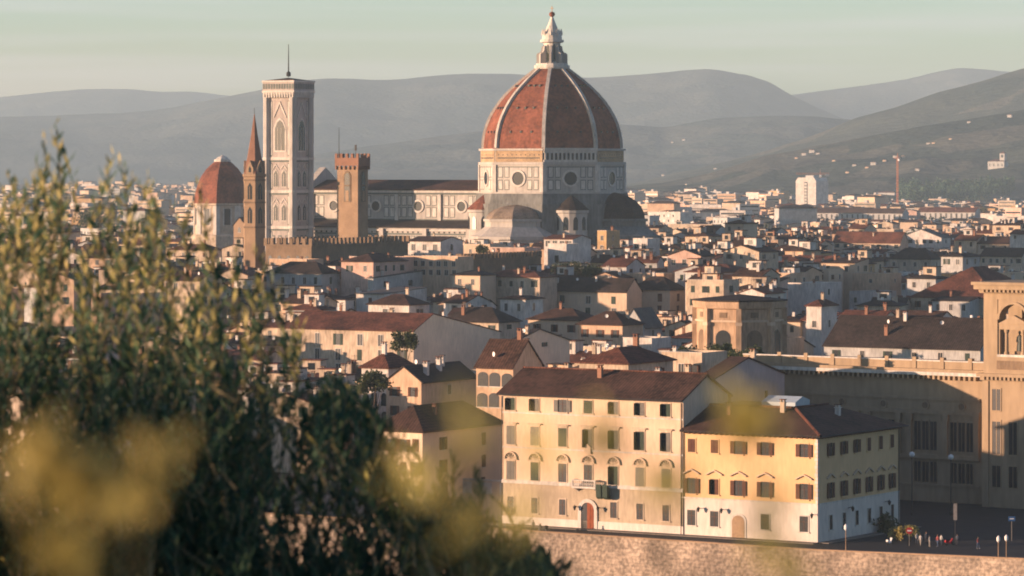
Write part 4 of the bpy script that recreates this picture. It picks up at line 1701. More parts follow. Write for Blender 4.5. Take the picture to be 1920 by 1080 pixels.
# ------------------------------------------------------------------ houses read off the photograph
# label, pxL, pxC, pxR, eave row, height, roof, rise, wall, roof colour, options
HERO = [
    ('cream house at the river with pinkish shaded side and brown hip roof, left of palazzo', 698, 792, 942, 812, 14, 'hip', 3.6, 'bounce_lit_tan_plaster', 'roof_brown', dict(nf=4, ns=2, rows=3, b=1000, ww=1.1, wh=1.9, dd=16, wkind=('closed', 'open'))),
    ('long cream house with red roof and huge blank tan end wall', 536, 775, 937, 621, 17, 'gable_x', 3.6, 'cream_plaster', 'roof_red', dict(nf=6, ns=0, rows=3, b=690, rf=.22, drop=1.6, ww=1.3, wh=2.6, side='bounce_lit_tan_plaster', dish=1)),
    ('blank tan gable house standing behind the loggia roof, left of centre', 962, 968, 1063, 637, 17, 'gable_x', 1.9, 'bounce_lit_tan_plaster', 'roof_dark', dict(nf=0, ns=1, rows=1, b=690, rf=.4, drop=1.0, wh=.9, ww=1.2, dish=2)),
    ('pink loggia house with arched dark opening under brown roof', 893, 962, 1016, 688, 21, 'gable_x', 4.2, 'peach_plaster', 'roof_brown', dict(nf=3, ns=0, rows=2, b=730, wkind=('arch',), ww=2.0, wh=2.4, chim=2, dish=1)),
    ('cream house with white roof terrace balconies stacked at its front', 832, 896, 945, 708, 15, 'flat', 0, 'cream_plaster', 'roof_pale', dict(nf=4, ns=1, rows=3, b=800, ww=1.3, wh=2.0, wkind=('plain',), terr=1)),
    ('narrow cream house with long dark side roof sloping away, chimneys along it', 724, 790, 893, 716, 16, 'gable_y', 2.6, 'peach_plaster', 'roof_dark', dict(nf=2, ns=1, rows=3, b=790, chim=3, dish=1, wkind=('open', 'plain'))),
    ('white house with open loggia under red hip roof beside the big shrub', 678, 728, 760, 692, 17, 'hip', 2.6, 'white_plaster', 'roof_red', dict(nf=3, ns=1, rows=3, b=790, wkind=('arch', 'plain'), ww=1.3, wh=2.4)),
    ('lilac gabled house with two small side windows, between palazzo and library', 1300, 1331, 1471, 716, 20.5, 'gable_x', 3.2, 'lilac_plaster', 'roof_brown', dict(nf=0, ns=2, rows=1, b=770, chim=1, wh=1.5, ww=.9, top=2.4)),
    ('pale house with red hip roof peeping over the palazzo ridge', 1086, 1178, 1262, 684, 23, 'hip', 2.3, 'cream_plaster', 'roof_red', dict(nf=3, ns=2, rows=1, b=705, chim=2, dish=1)),
    ('cream house with planted flat roof terrace, right above the palazzo ridge', 1240, 1316, 1326, 672, 23.0, 'flat', 0, 'cream_plaster', 'roof_red', dict(nf=3, ns=0, rows=1, b=705)),
    ('white house with one big dark square window under brown roof', 690, 767, 800, 573, 18, 'hip', 2.6, 'white_plaster', 'roof_brown', dict(nf=1, ns=1, rows=1, b=600, ww=3.4, wh=3.2, wkind=('plain',))),
    ('white gabled block behind the big window house, sunlit on its left', 668, 720, 800, 552, 19, 'shed', 1.2, 'white_plaster', 'roof_grey', dict(nf=1, ns=0, rows=1, b=575)),
    ('house with broad plain dark hip roof and thin cream wall', 826, 935, 952, 606, 17, 'hip', 3.4, 'cream_plaster', 'roof_dark', dict(nf=4, ns=1, rows=1, b=635, top=.5, wh=1.1)),
    ('long grey house with row of tall green shuttered windows under dark roof', 937, 1175, 1183, 547, 18, 'gable_x', 3.6, 'tan_plaster', 'roof_dark', dict(nf=5, ns=0, rows=2, b=600, wh=2.3, ww=1.5, wkind=('closed', 'plain'), chim=3, dish=1, top=1.4)),
    ('short grey house with dark hip roof joined to the long shuttered house', 1180, 1256, 1275, 545, 18, 'hip', 3.8, 'tan_plaster', 'roof_dark', dict(nf=2, ns=1, rows=2, b=590, wh=2.3, ww=1.4, wkind=('closed',), chim=2, aer=1)),
    ('white square turret with two windows and flat brown cap', 938, 985, 992, 562, 20, 'hip', .7, 'white_plaster', 'roof_brown', dict(nf=2, ns=1, rows=1, b=612, wh=2.0, ww=1.0, wkind=('plain',))),
    ('tan house with low brown hip roof right of the white turret', 990, 1088, 1100, 602, 17, 'hip', 2.6, 'tan_plaster', 'roof_brown', dict(nf=3, ns=1, rows=1, b=640, wh=1.8, wkind=('open',), chim=1)),
    ('tan house with green shutters and pyramid brown roof, small balcony', 1083, 1167, 1173, 611, 17, 'hip', 3.0, 'peach_plaster', 'roof_brown', dict(nf=3, ns=0, rows=2, b=650, wh=1.8, wkind=('open',), chim=1, dish=1)),
    ('grey house with steep pale gable front like a tent', 1168, 1208, 1240, 612, 15.5, 'gable_y', 4.2, 'pale_grey_plaster', 'roof_grey', dict(nf=1, ns=1, rows=1, b=640, wkind=('plain',))),
    ('low white box house with flat roof and red cap behind palazzo', 1168, 1222, 1234, 642, 15.5, 'flat', 0, 'white_plaster', 'roof_red', dict(nf=1, ns=0, rows=1, b=668)),
    ('white towered house with dark top floor loggia in front of the great dome', 1020, 1074, 1108, 449, 29, 'gable_x', 1.3, 'white_plaster', 'roof_red', dict(nf=4, ns=0, rows=1, b=500, ww=1.7, wh=2.0, top=.5, wkind=('plain',))),
    ('white tall annex wall with one slit window below the dark loggia', 1027, 1062, 1074, 462, 27, 'flat', 0, 'white_plaster', 'roof_pale', dict(nf=1, ns=0, rows=1, b=500, ww=.8, wh=2.6, top=3)),
    ('white house with brown roof and open loggia, right of battlemented palace', 765, 826, 868, 453, 28, 'gable_x', 1.5, 'white_plaster', 'roof_brown', dict(nf=3, ns=1, rows=2, b=490, ww=1.6, wh=2.2, wkind=('plain', 'arch'))),
    ('tall yellowish block with lower step, right of the dome foot', 1120, 1137, 1162, 437, 30, 'flat', 0, 'ochre_plaster', 'roof_pale', dict(nf=1, ns=1, rows=2, b=470, wkind=('plain',))),
    ('white cube house with dark double opening under the east half dome', 1187, 1214, 1222, 452, 28, 'flat', 0, 'white_plaster', 'roof_pale', dict(nf=2, ns=0, rows=1, b=475, ww=1.6, wh=1.8, wkind=('plain',))),
    ('terracotta house with long row of square dark openings', 758, 858, 866, 487, 27, 'flat', 0, 'peach_plaster', 'roof_red', dict(nf=7, ns=0, rows=2, b=512, ww=1.2, wh=1.5, fh=2.6, top=.5, wkind=('plain',))),
    ('red roofed low house behind terracotta openings, below battlemented palace', 640, 700, 762, 492, 26.6, 'hip', 2.2, 'pink_plaster', 'roof_brown', dict(nf=2, ns=4, rows=1, b=510)),
    ('grey shuttered house with dark hip roof beside the shrub tip', 500, 602, 622, 514, 23.2, 'hip', 3.2, 'pale_grey_plaster', 'roof_dark', dict(nf=5, ns=1, rows=2, b=545, wh=2.0, wkind=('closed', 'plain'))),
    ('pale grey blank sided house, left of the terracotta openings', 690, 700, 793, 522, 22, 'shed', 1.5, 'pale_grey_plaster', 'roof_grey', dict(nf=0, ns=2, rows=1, b=545)),
    ('small tan house with dark roof and doorway below dark battlements', 848, 900, 912, 517, 22.7, 'hip', 1.2, 'tan_plaster', 'roof_dark', dict(nf=2, ns=0, rows=1, b=550, wkind=('plain',))),
    ('low pink house with row of dark windows directly under the dark battlements', 655, 752, 764, 488, 26.8, 'flat', 0, 'pink_plaster', 'roof_red', dict(nf=5, ns=0, rows=1, b=505, wkind=('plain',), top=.5, wh=1.3)),
    ('low house with red roof just under the dark battlemented block', 905, 1012, 1030, 521, 22, 'hip', 1.9, 'cream_plaster', 'roof_red', dict(nf=5, ns=0, rows=1, b=530, chim=3)),
    ('peach house with small top windows below the lit battlements, left', 505, 575, 590, 492, 25.5, 'flat', 0, 'peach_plaster', 'roof_red', dict(nf=4, ns=1, rows=1, b=505, wkind=('plain',), top=.4, wh=1.2)),
    ('big white blank sided block behind the church drum', 1477, 1530, 1578, 537, 19, 'flat', 0, 'white_plaster', 'roof_pale', dict(nf=0, ns=1, rows=1, b=580)),
    ('small white tower with red pyramid cap and one window, beside church drum', 1512, 1540, 1562, 575, 19, 'hip', 1.5, 'white_plaster', 'roof_red', dict(nf=1, ns=1, rows=1, b=610, top=3.6, wkind=('plain',))),
    ('square peach block with flat top and step roof, left of big red roof', 1598, 1667, 1690, 518, 20, 'flat', 0, 'peach_plaster', 'roof_red', dict(nf=1, ns=1, rows=1, b=548, wkind=('plain',), wh=1.1)),
    ('broad house with very large red hip roof, left of library tower', 1708, 1868, 1960, 561, 16.5, 'hip', 8.6, 'cream_plaster', 'roof_red', dict(nf=6, ns=3, rows=1, b=585, chim=2)),
    ('long low house with dark grey roof right behind the library parapet', 1545, 1838, 1900, 655, 15.0, 'gable_x', 6.2, 'pale_grey_plaster', 'roof_dark', dict(nf=6, ns=0, rows=1, b=690, chim=3, dish=2)),
    ('low cream house with white end and red roof over the dark grey roof', 1572, 1655, 1680, 599, 17, 'gable_x', 1.8, 'cream_plaster', 'roof_red', dict(nf=3, ns=1, rows=1, b=625, chim=2)),
    ('low white house with shallow gable over the dark grey roof', 1655, 1760, 1790, 601, 16.5, 'gable_x', 2.0, 'white_plaster', 'roof_brown', dict(nf=3, ns=1, rows=1, b=625, chim=1)),
    ('grey stucco house with dark doorway below big red roof', 1748, 1818, 1838, 565, 16, 'shed', 1.2, 'pale_grey_plaster', 'roof_dark', dict(nf=3, ns=0, rows=1, b=590, wkind=('plain',))),
    ('very long house with plain red brown roof on the right', 1562, 1688, 1698, 455, 18, 'gable_x', 4.8, 'cream_plaster', 'roof_red', dict(nf=8, ns=0, rows=1, b=478)),
    ('large white broad gabled hall with grey roof on the right', 1688, 1765, 1782, 446, 19, 'gable_y', 4.0, 'white_plaster', 'roof_grey', dict(nf=6, ns=1, rows=1, b=470)),
    ('cream house with dark hip roof and white balcony strip', 1666, 1746, 1760, 487, 18, 'hip', 4.2, 'cream_plaster', 'roof_dark', dict(nf=4, ns=1, rows=2, b=512, wkind=('plain',))),
    ('cream row house with six small windows at right edge', 1838, 1916, 1935, 481, 18, 'gable_x', 3.2, 'cream_plaster', 'roof_dark', dict(nf=6, ns=1, rows=2, b=505)),
    ('long pale arcade building with dark roof under the crane block', 1516, 1692, 1704, 400, 13, 'gable_x', 4.0, 'pale_grey_plaster', 'roof_brown', dict(nf=18, ns=0, rows=1, b=415, wkind=('plain',), ww=1.6, wh=4.5)),
    ('second long pale arcade building, right of the first, red roof', 1720, 1828, 1840, 398, 13, 'gable_x', 4.0, 'pale_grey_plaster', 'roof_red', dict(nf=11, ns=0, rows=1, b=412, wkind=('plain',), ww=1.6, wh=4.5)),
    ('white gable fronted church behind the spire tower, with stone pinnacle', 376, 420, 444, 432, 20, 'gable_y', 8.5, 'white_plaster', 'roof_grey', dict(nf=0, ns=0, rows=0, b=455, rf=.95, chim=0)),
    ('small brick gabled chapel front with round dark window beside spire tower', 438, 460, 470, 422, 29, 'gable_y', 3.2, 'tan_brick', 'roof_brown', dict(nf=1, ns=0, rows=1, b=455, wkind=('arch',), wh=2.2, ww=1.6, top=1.0, chim=0)),
    ('low house with red roof and cream wall seen through shrub tips', 315, 392, 412, 470, 19, 'hip', 2.4, 'cream_plaster', 'roof_red', dict(nf=4, ns=1, rows=1, b=490)),
    ('white block with flat roof, seen over the shrub, far left plain', 132, 160, 200, 383, 24, 'flat', 0, 'white_plaster', 'roof_pale', dict(nf=5, ns=3, rows=2, b=400)),
]


def dark_battlement():
    x, y, w, d = footprintY(857, 863, 1012, 1150, A0)
    h = WZ(489, 1150)
    t = thing('battlemented_wall', 'dark low battlemented block between terracotta house and white loggia tower', 'building', (x, y, 0), A0)
    m = MB().box(0, w, 0, d, -1, h, 'brown_stone')
    m.build('wall', t)
    m = MB()
    m.box(-.3, w + .3, -.3, d + .3, h, h + .4, 'brown_stone')
    merlons(m, -.3, w + .3, -.3, d + .3, h + .4, 'brown_stone', 1.0, 1.0, 1.7)
    m.build('battlement', t)
    HOUSES.append(dict(x=x, y=y, a=A0, w=w, d=d, h=h, top=h + 2, b=510, hero=True))


dark_battlement()
rng = random.Random(11)
LAND = []          # landmarks for the labels: (words, px, py)
for (lab, pL, pC, pR, pE, h, roof, rise, wm, rm, o) in HERO:
    x, y, w, d = footprint(pL, pC, pR, pE, h, A0)
    d = max(d, o.get('dd', 9 if roof != 'hip' or w < 10 else 10))
    if roof == 'gable_x' and d < 9 and rise > 2:
        d = 10
    t = house(lab, x, y, A0, w, d, h, roof, rise, wm, rm, rng, o.get('rf', .5), o.get('drop', 0), o['nf'], o['ns'], o['rows'], o.get('wkind', ('open', 'plain', 'closed')),
              o.get('shut', rng.choice(['shutter_green', 'shutter_brown'])), o.get('chim', 1), o.get('dish', 0), o.get('aer', 0), False, 'houses of the old town',
              'house', .5, 'house', o.get('ww', 1.05), o.get('wh', 1.7), o.get('top', 1.0), o.get('fh', 3.5))
    if o.get('side'):
        hb = h - o.get('drop', 0)
        m = MB().ext([(.02, -1), (d - .02, -1), (d - .02, hb - .02), (o['rf'] * d, h + rise - .02), (.02, h - .02)], 'x', w - .3, w + .06, o['side'])
        m.build('end_wall', t)
    if o.get('terr'):
        for k, z in ((0, h - .1), (1, h - 3.4), (2, h - 6.6)):
            m = MB()
            m.box(.3, w - .3, -1.5, 0, z - .2, z, 'white_stone')
            m.box(.3, w - .3, -1.5, -1.42, z + .9, z + 1.0, 'white_paint')
            n = 22
            for i in range(n):
                u = .32 + (w - .7) * i / (n - 1)
                m.box(u, u + .06, -1.49, -1.43, z, z + .9, 'white_paint')
            m.build('balcony', t)
    HOUSES.append(dict(x=x, y=y, a=A0, w=w, d=d, h=h, top=h + rise + .5, b=o['b'], hero=True))

for (x, y, a, w, d, h, b) in ((WX(943, 574), 574, R(-32.5), 32, 14, 23.5, 1000), (WX(1281, 557), 557, R(-32.5), 23, 27, 19, 1020), (WX(1392, 634), 634, R(-33), 62, 27, 36, 1000),
                              (WX(1300, 770), 790, R(-31), 20, 20, 27, 665), (-85, 1150, A0, 14, 56, 33, 484), (WX(455, 1180), 1180, A0, 9, 9, 70, 450)):
    HOUSES.append(dict(x=x, y=y, a=a, w=w, d=d, h=h, top=h, b=b, hero=True))
HOUSES.append(dict(x=-95, y=1495, a=A0, w=150, d=60, h=30, top=30, b=452, hero=True, wide=True))

# ------------------------------------------------------------------ the rest of the town, house by house
ENV = [(-400, 330), (0, 320), (60, 300), (110, 300), (160, 430), (215, 330), (260, 400), (300, 430), (400, 500), (480, 500), (510, 540), (540, 610), (600, 680), (650, 710), (700, 770), (720, 830), (760, 940), (850, 970), (1000, 1050)]


def pix_box(x, y, a, w, d, top, h):
    c, s = math.cos(a), math.sin(a)
    pts = []
    for u, v in ((0, 0), (w, 0), (w, d), (0, d)):
        X, Y = x + u * c - v * s, y + u * s + v * c
        if Y < 50:
            Y = 50
        for z in (0, h):
            pts.append(proj(X, Y, z))
        pts.append(proj(x + w / 2 * c - d / 2 * s, y + w / 2 * s + d / 2 * c, top))
    xs, ys = [p[0] for p in pts], [p[1] for p in pts]
    return min(xs), max(xs), min(ys), max(ys)


for q in HOUSES:
    q['px'] = pix_box(q['x'], q['y'], q['a'], q['w'], q['d'], q['top'], q['h'])
    q['cy'] = q['y'] + (q['w'] * math.sin(q['a']) + q['d'] * math.cos(q['a'])) / 2
    q['cx'] = q['x'] + (q['w'] * math.cos(q['a']) - q['d'] * math.sin(q['a'])) / 2
HEROES = list(HOUSES)


def clash(cx, cy, rad):
    """does a round spot overlap the footprint of a house read off the photograph"""
    for q in HEROES:
        dx, dy = cx - q['x'], cy - q['y']
        c, s = math.cos(q['a']), math.sin(q['a'])
        u, v = dx * c + dy * s, -dx * s + dy * c
        if -rad < u < q['w'] + rad and -rad < v < q['d'] + rad:
            return True
    return False


WALLS = ['cream_plaster', 'white_plaster', 'pale_grey_plaster', 'ochre_plaster', 'pink_plaster', 'tan_plaster', 'peach_plaster', 'cream_plaster', 'tan_plaster', 'peach_plaster', 'pale_grey_plaster', 'cream_plaster']
WORD = {'cream_plaster': 'cream', 'white_plaster': 'white', 'pale_grey_plaster': 'grey', 'ochre_plaster': 'ochre', 'pink_plaster': 'pink', 'tan_plaster': 'tan', 'peach_plaster': 'peach'}
ROOFS = ['roof_brown', 'roof_brown', 'roof_red', 'roof_dark', 'roof_red', 'roof_brown']
CAND = []
rng = random.Random(5)
ga = R(-31)
gc, gs = math.cos(ga), math.sin(ga)
YMAX = 2300


def try_house(cx, cy, w, d, h, a):
    pc = 960 + F * cx / cy
    if pc < 640 and cy < 820 or pc < 545 and cy < 1000:
        h = min(h, 12.5)
    elif 1250 < pc < 1500 and 770 < cy < 980:
        h = min(h, 16)
    elif 480 < pc < 1010 and 1000 < cy < 1145:
        h = rng.gauss(26.5, 1.5)
    rad = min(w, d) * .42
    if clash(cx, cy, rad):
        return
    c, s = math.cos(a), math.sin(a)
    x, y = cx - (w * c - d * s) / 2, cy - (w * s + d * c) / 2
    roof = rng.choices(['gable_x', 'gable_y', 'hip', 'flat', 'shed'], [.34, .17, .26, .15, .08])[0]
    rise = {'gable_x': .17 * d, 'gable_y': .17 * w, 'hip': .15 * min(w, d), 'flat': 0, 'shed': .14 * d}[roof] * rng.uniform(.85, 1.15)
    # keep what the photograph shows of the named buildings clear
    for _ in range(7):
        px = pix_box(x, y, a, w, d, h + rise + 1.0, h)
        bad = False
        for q in HEROES:
            if q['cy'] > cy and px[0] < q['px'][1] - 2 and px[1] > q['px'][0] + 2 and px[2] < q['b'] - 4:
                bad = True
                break
        if not bad:
            break
        h -= 1.6
    if bad or h < 6:
        return
    CAND.append(dict(x=x, y=y, a=a, w=w, d=d, h=h, top=h + rise + .3, roof=roof, rise=rise, wm=rng.choice(WALLS), rm=rng.choice(ROOFS), px=px, cx=cx, cy=cy))


gy = 470
while gy < 1750:
    step = 12.5 + max(0, gy - 900) * .005
    gx = -900
    row = rng.uniform(-4, 4)
    while gx < 1500:
        cw = rng.choice([rng.uniform(6, 10), rng.uniform(7, 13), rng.uniform(9, 17)]) + max(0, gy - 900) * .003
        u, v = gx + cw / 2, gy + row * .3
        cx, cy = u * gc - v * gs, u * gs + v * gc
        gx += cw + (rng.uniform(3, 8) if rng.random() < .22 else rng.uniform(-.2, .8))
        if not (592 < cy < YMAX):
            continue
        pxc = 960 + F * cx / cy
        if pxc < -30 or pxc > 1960:
            continue
        if cy < 665 and pxc < 1380:
            continue
        if pxc > 1380 and cy < 660:
            continue
        h = rng.gauss(float(np.interp(cy, [600, 760, 1000, 1150, 1400, 1700], [14.5, 16, 20, 22.5, 22, 18])), 2.3)
        if rng.random() < .07:
            h += rng.uniform(2.5, 5)
        try_house(cx, cy, cw, step * rng.uniform(.72, .95), h, ga + R(rng.choice([0, 0, 3, -5, 8, -11, 15])))
    gy += step + (5 if rng.random() < .3 else .8)

# which of them show, and how large: a small depth-ordered picture of boxes
BW, BH = 960, 540
buf = np.full((BH, BW), -1, np.int32)


def paint(px, i):
    x0, x1, y0, y1 = [v / 2 for v in px]
    a0, a1, b0, b1 = max(0, int(x0)), min(BW, int(x1 + 1)), max(0, int(y0)), min(BH, int(y1 + 1))
    if a1 > a0 and b1 > b0:
        buf[b0:b1, a0:a1] = i


order = sorted([(q['cy'], -2, q['px']) for q in HEROES if not q.get('wide')] + [(q['cy'], i, q['px']) for i, q in enumerate(CAND)], key=lambda e: -e[0])
for cyy, i, px in order:
    paint(px, i)
for cx_ in range(BW):
    ty = np.interp(cx_ * 2, [e[0] for e in ENV], [e[1] for e in ENV]) / 2
    if cx_ * 2 < 1000:
        buf[int(ty + 45):, cx_] = -3
cnt = np.bincount(buf[buf >= 0].ravel(), minlength=len(CAND))
ranked = sorted(range(len(CAND)), key=lambda i: -cnt[i])
N_IND = 240
indiv = [i for i in ranked[:N_IND] if cnt[i] >= 6]
print('candidates', len(CAND), 'individual', len(indiv), 'seen', int((cnt > 0).sum()))

# labels: look first, then the nearest landmark, then the order among its look-alikes there
MARKS = [('the great dome', 1035, 440), ('the marble bell tower', 541, 440), ('the brick battlemented tower', 660, 470), ('the cream palazzo', 1110, 690), ('the church drum', 1390, 600),
         ('the long shuttered grey house', 1060, 545), ('the huge blank tan wall', 860, 630), ('the large red hip roof', 1790, 530), ('the library tower', 1880, 520), ('the dark grey long roof', 1690, 640),
         ('the white turret', 962, 580), ('the white tower with red cap', 1527, 570), ('the peach block', 1633, 515), ('the long red brown roof', 1625, 445), ('the white gabled hall', 1730, 440),
         ('the white towered loggia house', 1065, 470), ('the white big window house', 730, 560), ('the cream row house', 1880, 485), ('the spire tower', 470, 440), ('the east half dome', 1200, 420),
         ('the white blank block', 1520, 540), ('the apartment tower', 1515, 380), ('the terracotta openings', 810, 490), ('the shrub tips', 220, 400), ('the first arcade building', 1600, 400), ('the shrub edge', 560, 560)]
ORD = ['', 'second', 'third', 'fourth', 'fifth', 'sixth', 'seventh', 'eighth', 'ninth', 'tenth', 'eleventh', 'twelfth']


def describe(i):
    q = CAND[i]
    kind = {'gable_x': 'gabled', 'gable_y': 'gable fronted', 'hip': 'hip roofed', 'flat': 'flat topped', 'shed': 'lean-to roofed'}[q['roof']]
    rc = '' if q['roof'] == 'flat' else {'roof_brown': ' brown tiled', 'roof_red': ' red tiled', 'roof_dark': ' dark tiled'}[q['rm']]
    x, y = (q['px'][0] + q['px'][1]) / 2, q['px'][2]
    best = min(MARKS, key=lambda m_: abs(m_[1] - x) + 2.2 * abs(m_[2] - y))
    dx, dy = x - best[1], y - best[2]
    if abs(dx) < 40:
        rel = 'below' if dy > 0 else 'above'
    elif abs(dy) > abs(dx):
        rel = ('below' if dy > 0 else 'above') + (' and right of' if dx > 0 else ' and left of')
    else:
        rel = 'right of' if dx > 0 else 'left of'
    size = 'tall ' if q['h'] > 19 else 'low ' if q['h'] < 13 else 'wide ' if q['w'] > 19 else ''
    return f"{size}{WORD[q['wm']]}{rc} {kind} house", f'{rel} {best[0]}', x


desc = {}
for i in indiv:
    lk, pl, x = describe(i)
    desc.setdefault((lk, pl), []).append((x, i))
CLABEL = {}


def short(lk, pl, tail):
    full = f'{lk} {pl}{tail}'
    for cut in ('brown tiled ', 'red tiled ', 'dark tiled ', 'the '):
        if len(full.split()) > 16:
            full = full.replace(cut, '', 1)
    return full


for (lk, pl), lst in desc.items():
    lst.sort()
    for k, (x, i) in enumerate(lst):
        if len(lst) == 1:
            CLABEL[i] = short(lk, pl, '')
        elif k == 0:
            CLABEL[i] = short(lk, pl, f', leftmost of {len(lst)}')
        elif k == len(lst) - 1:
            CLABEL[i] = short(lk, pl, f', rightmost of {len(lst)}')
        else:
            CLABEL[i] = short(lk, pl, f', {ORD[k]} from left')
rng = random.Random(21)
stuff = MB()
stuff_roof = stuff


def add_stuff_house(q, rng):
    stuff.frame(q['x'], q['y'], q['a'])
    shell(stuff, stuff, q['w'], q['d'], q['h'], q['roof'], q['rise'], .5, 0, q['wm'], q['rm'], .5)
    n = max(1, int(q['w'] / 3.6))
    for r in range(2):
        z = q['h'] - 2.6 - 3.4 * r
        for k in range(n):
            u = q['w'] * (k + .5) / n
            if rng.random() < .85:
                stuff.box(u - .5, u + .5, -.06, .02, z, z + 1.6, 'dark_glass' if rng.random() < .6 else 'shutter_green')
    if rng.random() < .4:
        u, v = q['w'] * rng.uniform(.05, .5), q['d'] * rng.uniform(.15, .5)
        u2, v2, zz = u + rng.uniform(2.2, 4), v + rng.uniform(2, 3.5), q['h'] + q['rise'] * .6 + rng.uniform(1.2, 2.8)
        stuff.box(u, u2, v, v2, q['h'] - .5, zz, rng.choice(['white_plaster', 'cream_plaster', 'peach_plaster', 'pale_grey_plaster']))
        stuff.box(u - .25, u2 + .25, v - .25, v2 + .25, zz, zz + .2, q['rm'])
        stuff.box(u + .6, u2 - .6, v - .05, v + .05, zz - 1.6, zz - .4, 'dark_glass')
    if rng.random() < .4:
        u, v = q['w'] * rng.uniform(.1, .9), q['d'] * rng.uniform(.0, .4)
        stuff.lathe([(.42, q['h'] + q['rise'] * .6 + .5), (.42, q['h'] + q['rise'] * .6 + 1.3)], 7, 'white_paint', u, v)
    for k in range(rng.randrange(1, 4)):
        u, v = q['w'] * rng.uniform(.1, .9), q['d'] * rng.uniform(.1, .6)
        stuff.box(u - .35, u + .35, v - .35, v + .35, q['h'] - .5, q['h'] + q['rise'] * .7 + rng.uniform(.8, 1.6), rng.choice(['white_plaster', 'red_brick', 'cream_plaster']))
    stuff.T = None


ind_set = set(indiv)
for i, q in enumerate(CAND):
    if i in ind_set:
        near = q['cy'] < 1050
        nf = max(1, int(q['w'] / rng.uniform(3.2, 4.6)))
        ns = max(0, int(q['d'] / 5)) if rng.random() < .7 else 0
        if q['cy'] > 1250:
            nf, ns = min(nf, 3), min(ns, 1)
        house(CLABEL[i], q['x'], q['y'], q['a'], q['w'], q['d'], q['h'], q['roof'], q['rise'], q['wm'], q['rm'], rng, .5, 0, nf, ns, 2 if near else 1,
              rng.choice([('open', 'plain'), ('closed', 'open'), ('plain', 'bare'), ('closed', 'plain', 'open')]), rng.choice(['shutter_green', 'shutter_brown', 'shutter_grey', 'shutter_green']),
              rng.choice([2, 3, 4, 5] if near else [1, 2, 3, 3]), rng.choice([0, 1, 1, 2]) if near else rng.choice([0, 0, 1]), rng.choice([0, 1, 1]) if near else 0, rng.random() < (.55 if near else .42),
              'houses of the old town', 'house', .5, 'house', rng.uniform(.9, 1.2), rng.uniform(1.4, 1.9), rng.uniform(.6, 1.1))
    elif cnt[i] > 0 or rng.random() < .35:
        add_stuff_house(q, rng)

# beyond, too many and too small to tell apart: the far town as one mass
rng = random.Random(8)
n_far = 0
for k in range(7400):
    Y = 1500 * (5.2 ** (rng.random() ** .85))
    px = rng.uniform(-60, 1980)
    X = WX(px, Y)
    if Y < 1800 and (-210 < X - 15 < 60) and abs(Y - 1480) < 130:
        continue
    if Y < 2200 and px < 500 and abs(X + 140) < 45 and abs(Y - 1750) < 40:
        continue
    if Y < YMAX and clash(X, Y, 12):
        continue
    if mnoise.noise(Vector((X / 260, Y / 420, 3.3))) < -.22:
        continue
    big = rng.random() < .09
    w, d = (rng.uniform(14, 30), rng.uniform(11, 16)) if big else (rng.uniform(7, 15), rng.uniform(7, 12))
    h = rng.uniform(15, 24) if big and Y > 2200 else rng.uniform(8, 16.5)
    if px > 1480 and Y > 4400:
        h *= .7
    if px > 1650 and Y > 3600:
        h *= .6
    yt = HOR - F * (h - ZC) / Y
    if 1470 < px + 10 < 1575 and Y < 4350 and yt < 384:
        continue
    if 1505 < px + 12 < 1850 and Y < 3300 and yt < 413:
        continue
    roof = rng.choice(['flat', 'flat', 'hip']) if big else rng.choice(['gable_x', 'gable_y', 'hip', 'hip', 'flat'])
    rise = .16 * min(w, d) if roof != 'flat' else 0
    a = R(rng.choice([-31, -31, -25, -40, 10, -58]))
    q = dict(x=X, y=Y, a=a, w=w, d=d, h=h, roof=roof, rise=rise, wm=rng.choice(WALLS + ['white_plaster']), rm=rng.choice(ROOFS + ['roof_grey']))
    if Y < 2600:
        add_stuff_house(q, rng)
    else:
        stuff.frame(X, Y, a)
        if roof == 'flat':
            stuff.box(0, w, 0, d, -1, h, q['wm'])
            stuff.box(.4, w - .4, .4, d - .4, h, h + .2, 'roof_pale')
            stuff.box(w * .4, w * .55, d * .3, d * .6, h + .2, h + 2.4, 'white_plaster')
            if big:
                for r in range(int(h / 3.2)):
                    z = 1.2 + r * 3.2
                    stuff.box(1, w - 1, -.08, .02, z, z + 1.2, 'dark_glass' if rng.random() < .5 else 'shutter_grey')
        else:
            shell(stuff, stuff, w, d, h, roof, rise, .5, 0, q['wm'], q['rm'], .6)
    n_far += 1
stuff.T = None
print('far houses', n_far)
o = stuff.build('far_town')
o['kind'] = 'stuff'
o['label'] = 'mass of small far houses and roofs filling the plain between the dome and hills'


# ------------------------------------------------------------------ far landmarks on the plain and the slopes
def apartment_tower():
    Y = 4300
    a = R(-38)
    x, y, w, d = footprintY(1492, 1530, 1553, Y, a)
    zt = WZ(333, Y)
    t = thing('apartment_tower', 'tall white apartment tower with one dark vertical strip, standing alone on the plain', 'tower block', (x, y, 0), a)
    m = MB()
    m.box(0, w, 0, d, -1, zt - 4, 'white_plaster')
    m.ext([(0, zt - 4), (w, zt - 4), (w - 3, zt), (3, zt)], 'y', 0, d, 'white_plaster')
    m.build('wall', t)
    m = MB().box(w * .42, w * .58, -.4, .2, 2, zt - 5, 'shutter_grey')
    for k in range(9):
        m.box(w * .44, w * .56, -.6, -.39, 3 + k * 3.6, 5 + k * 3.6, 'dark_glass')
    m.build('stair_strip', t)
    m = MB().box(w * .3, w * .7, d * .3, d * .7, zt, zt + 2.5, 'pale_grey_plaster')
    m.build('roof_room', t)
    x2, y2 = x + (w + 1) * math.cos(a) - d * .2 * math.sin(a) * 0, y + (w + 1) * math.sin(a)


apartment_tower()


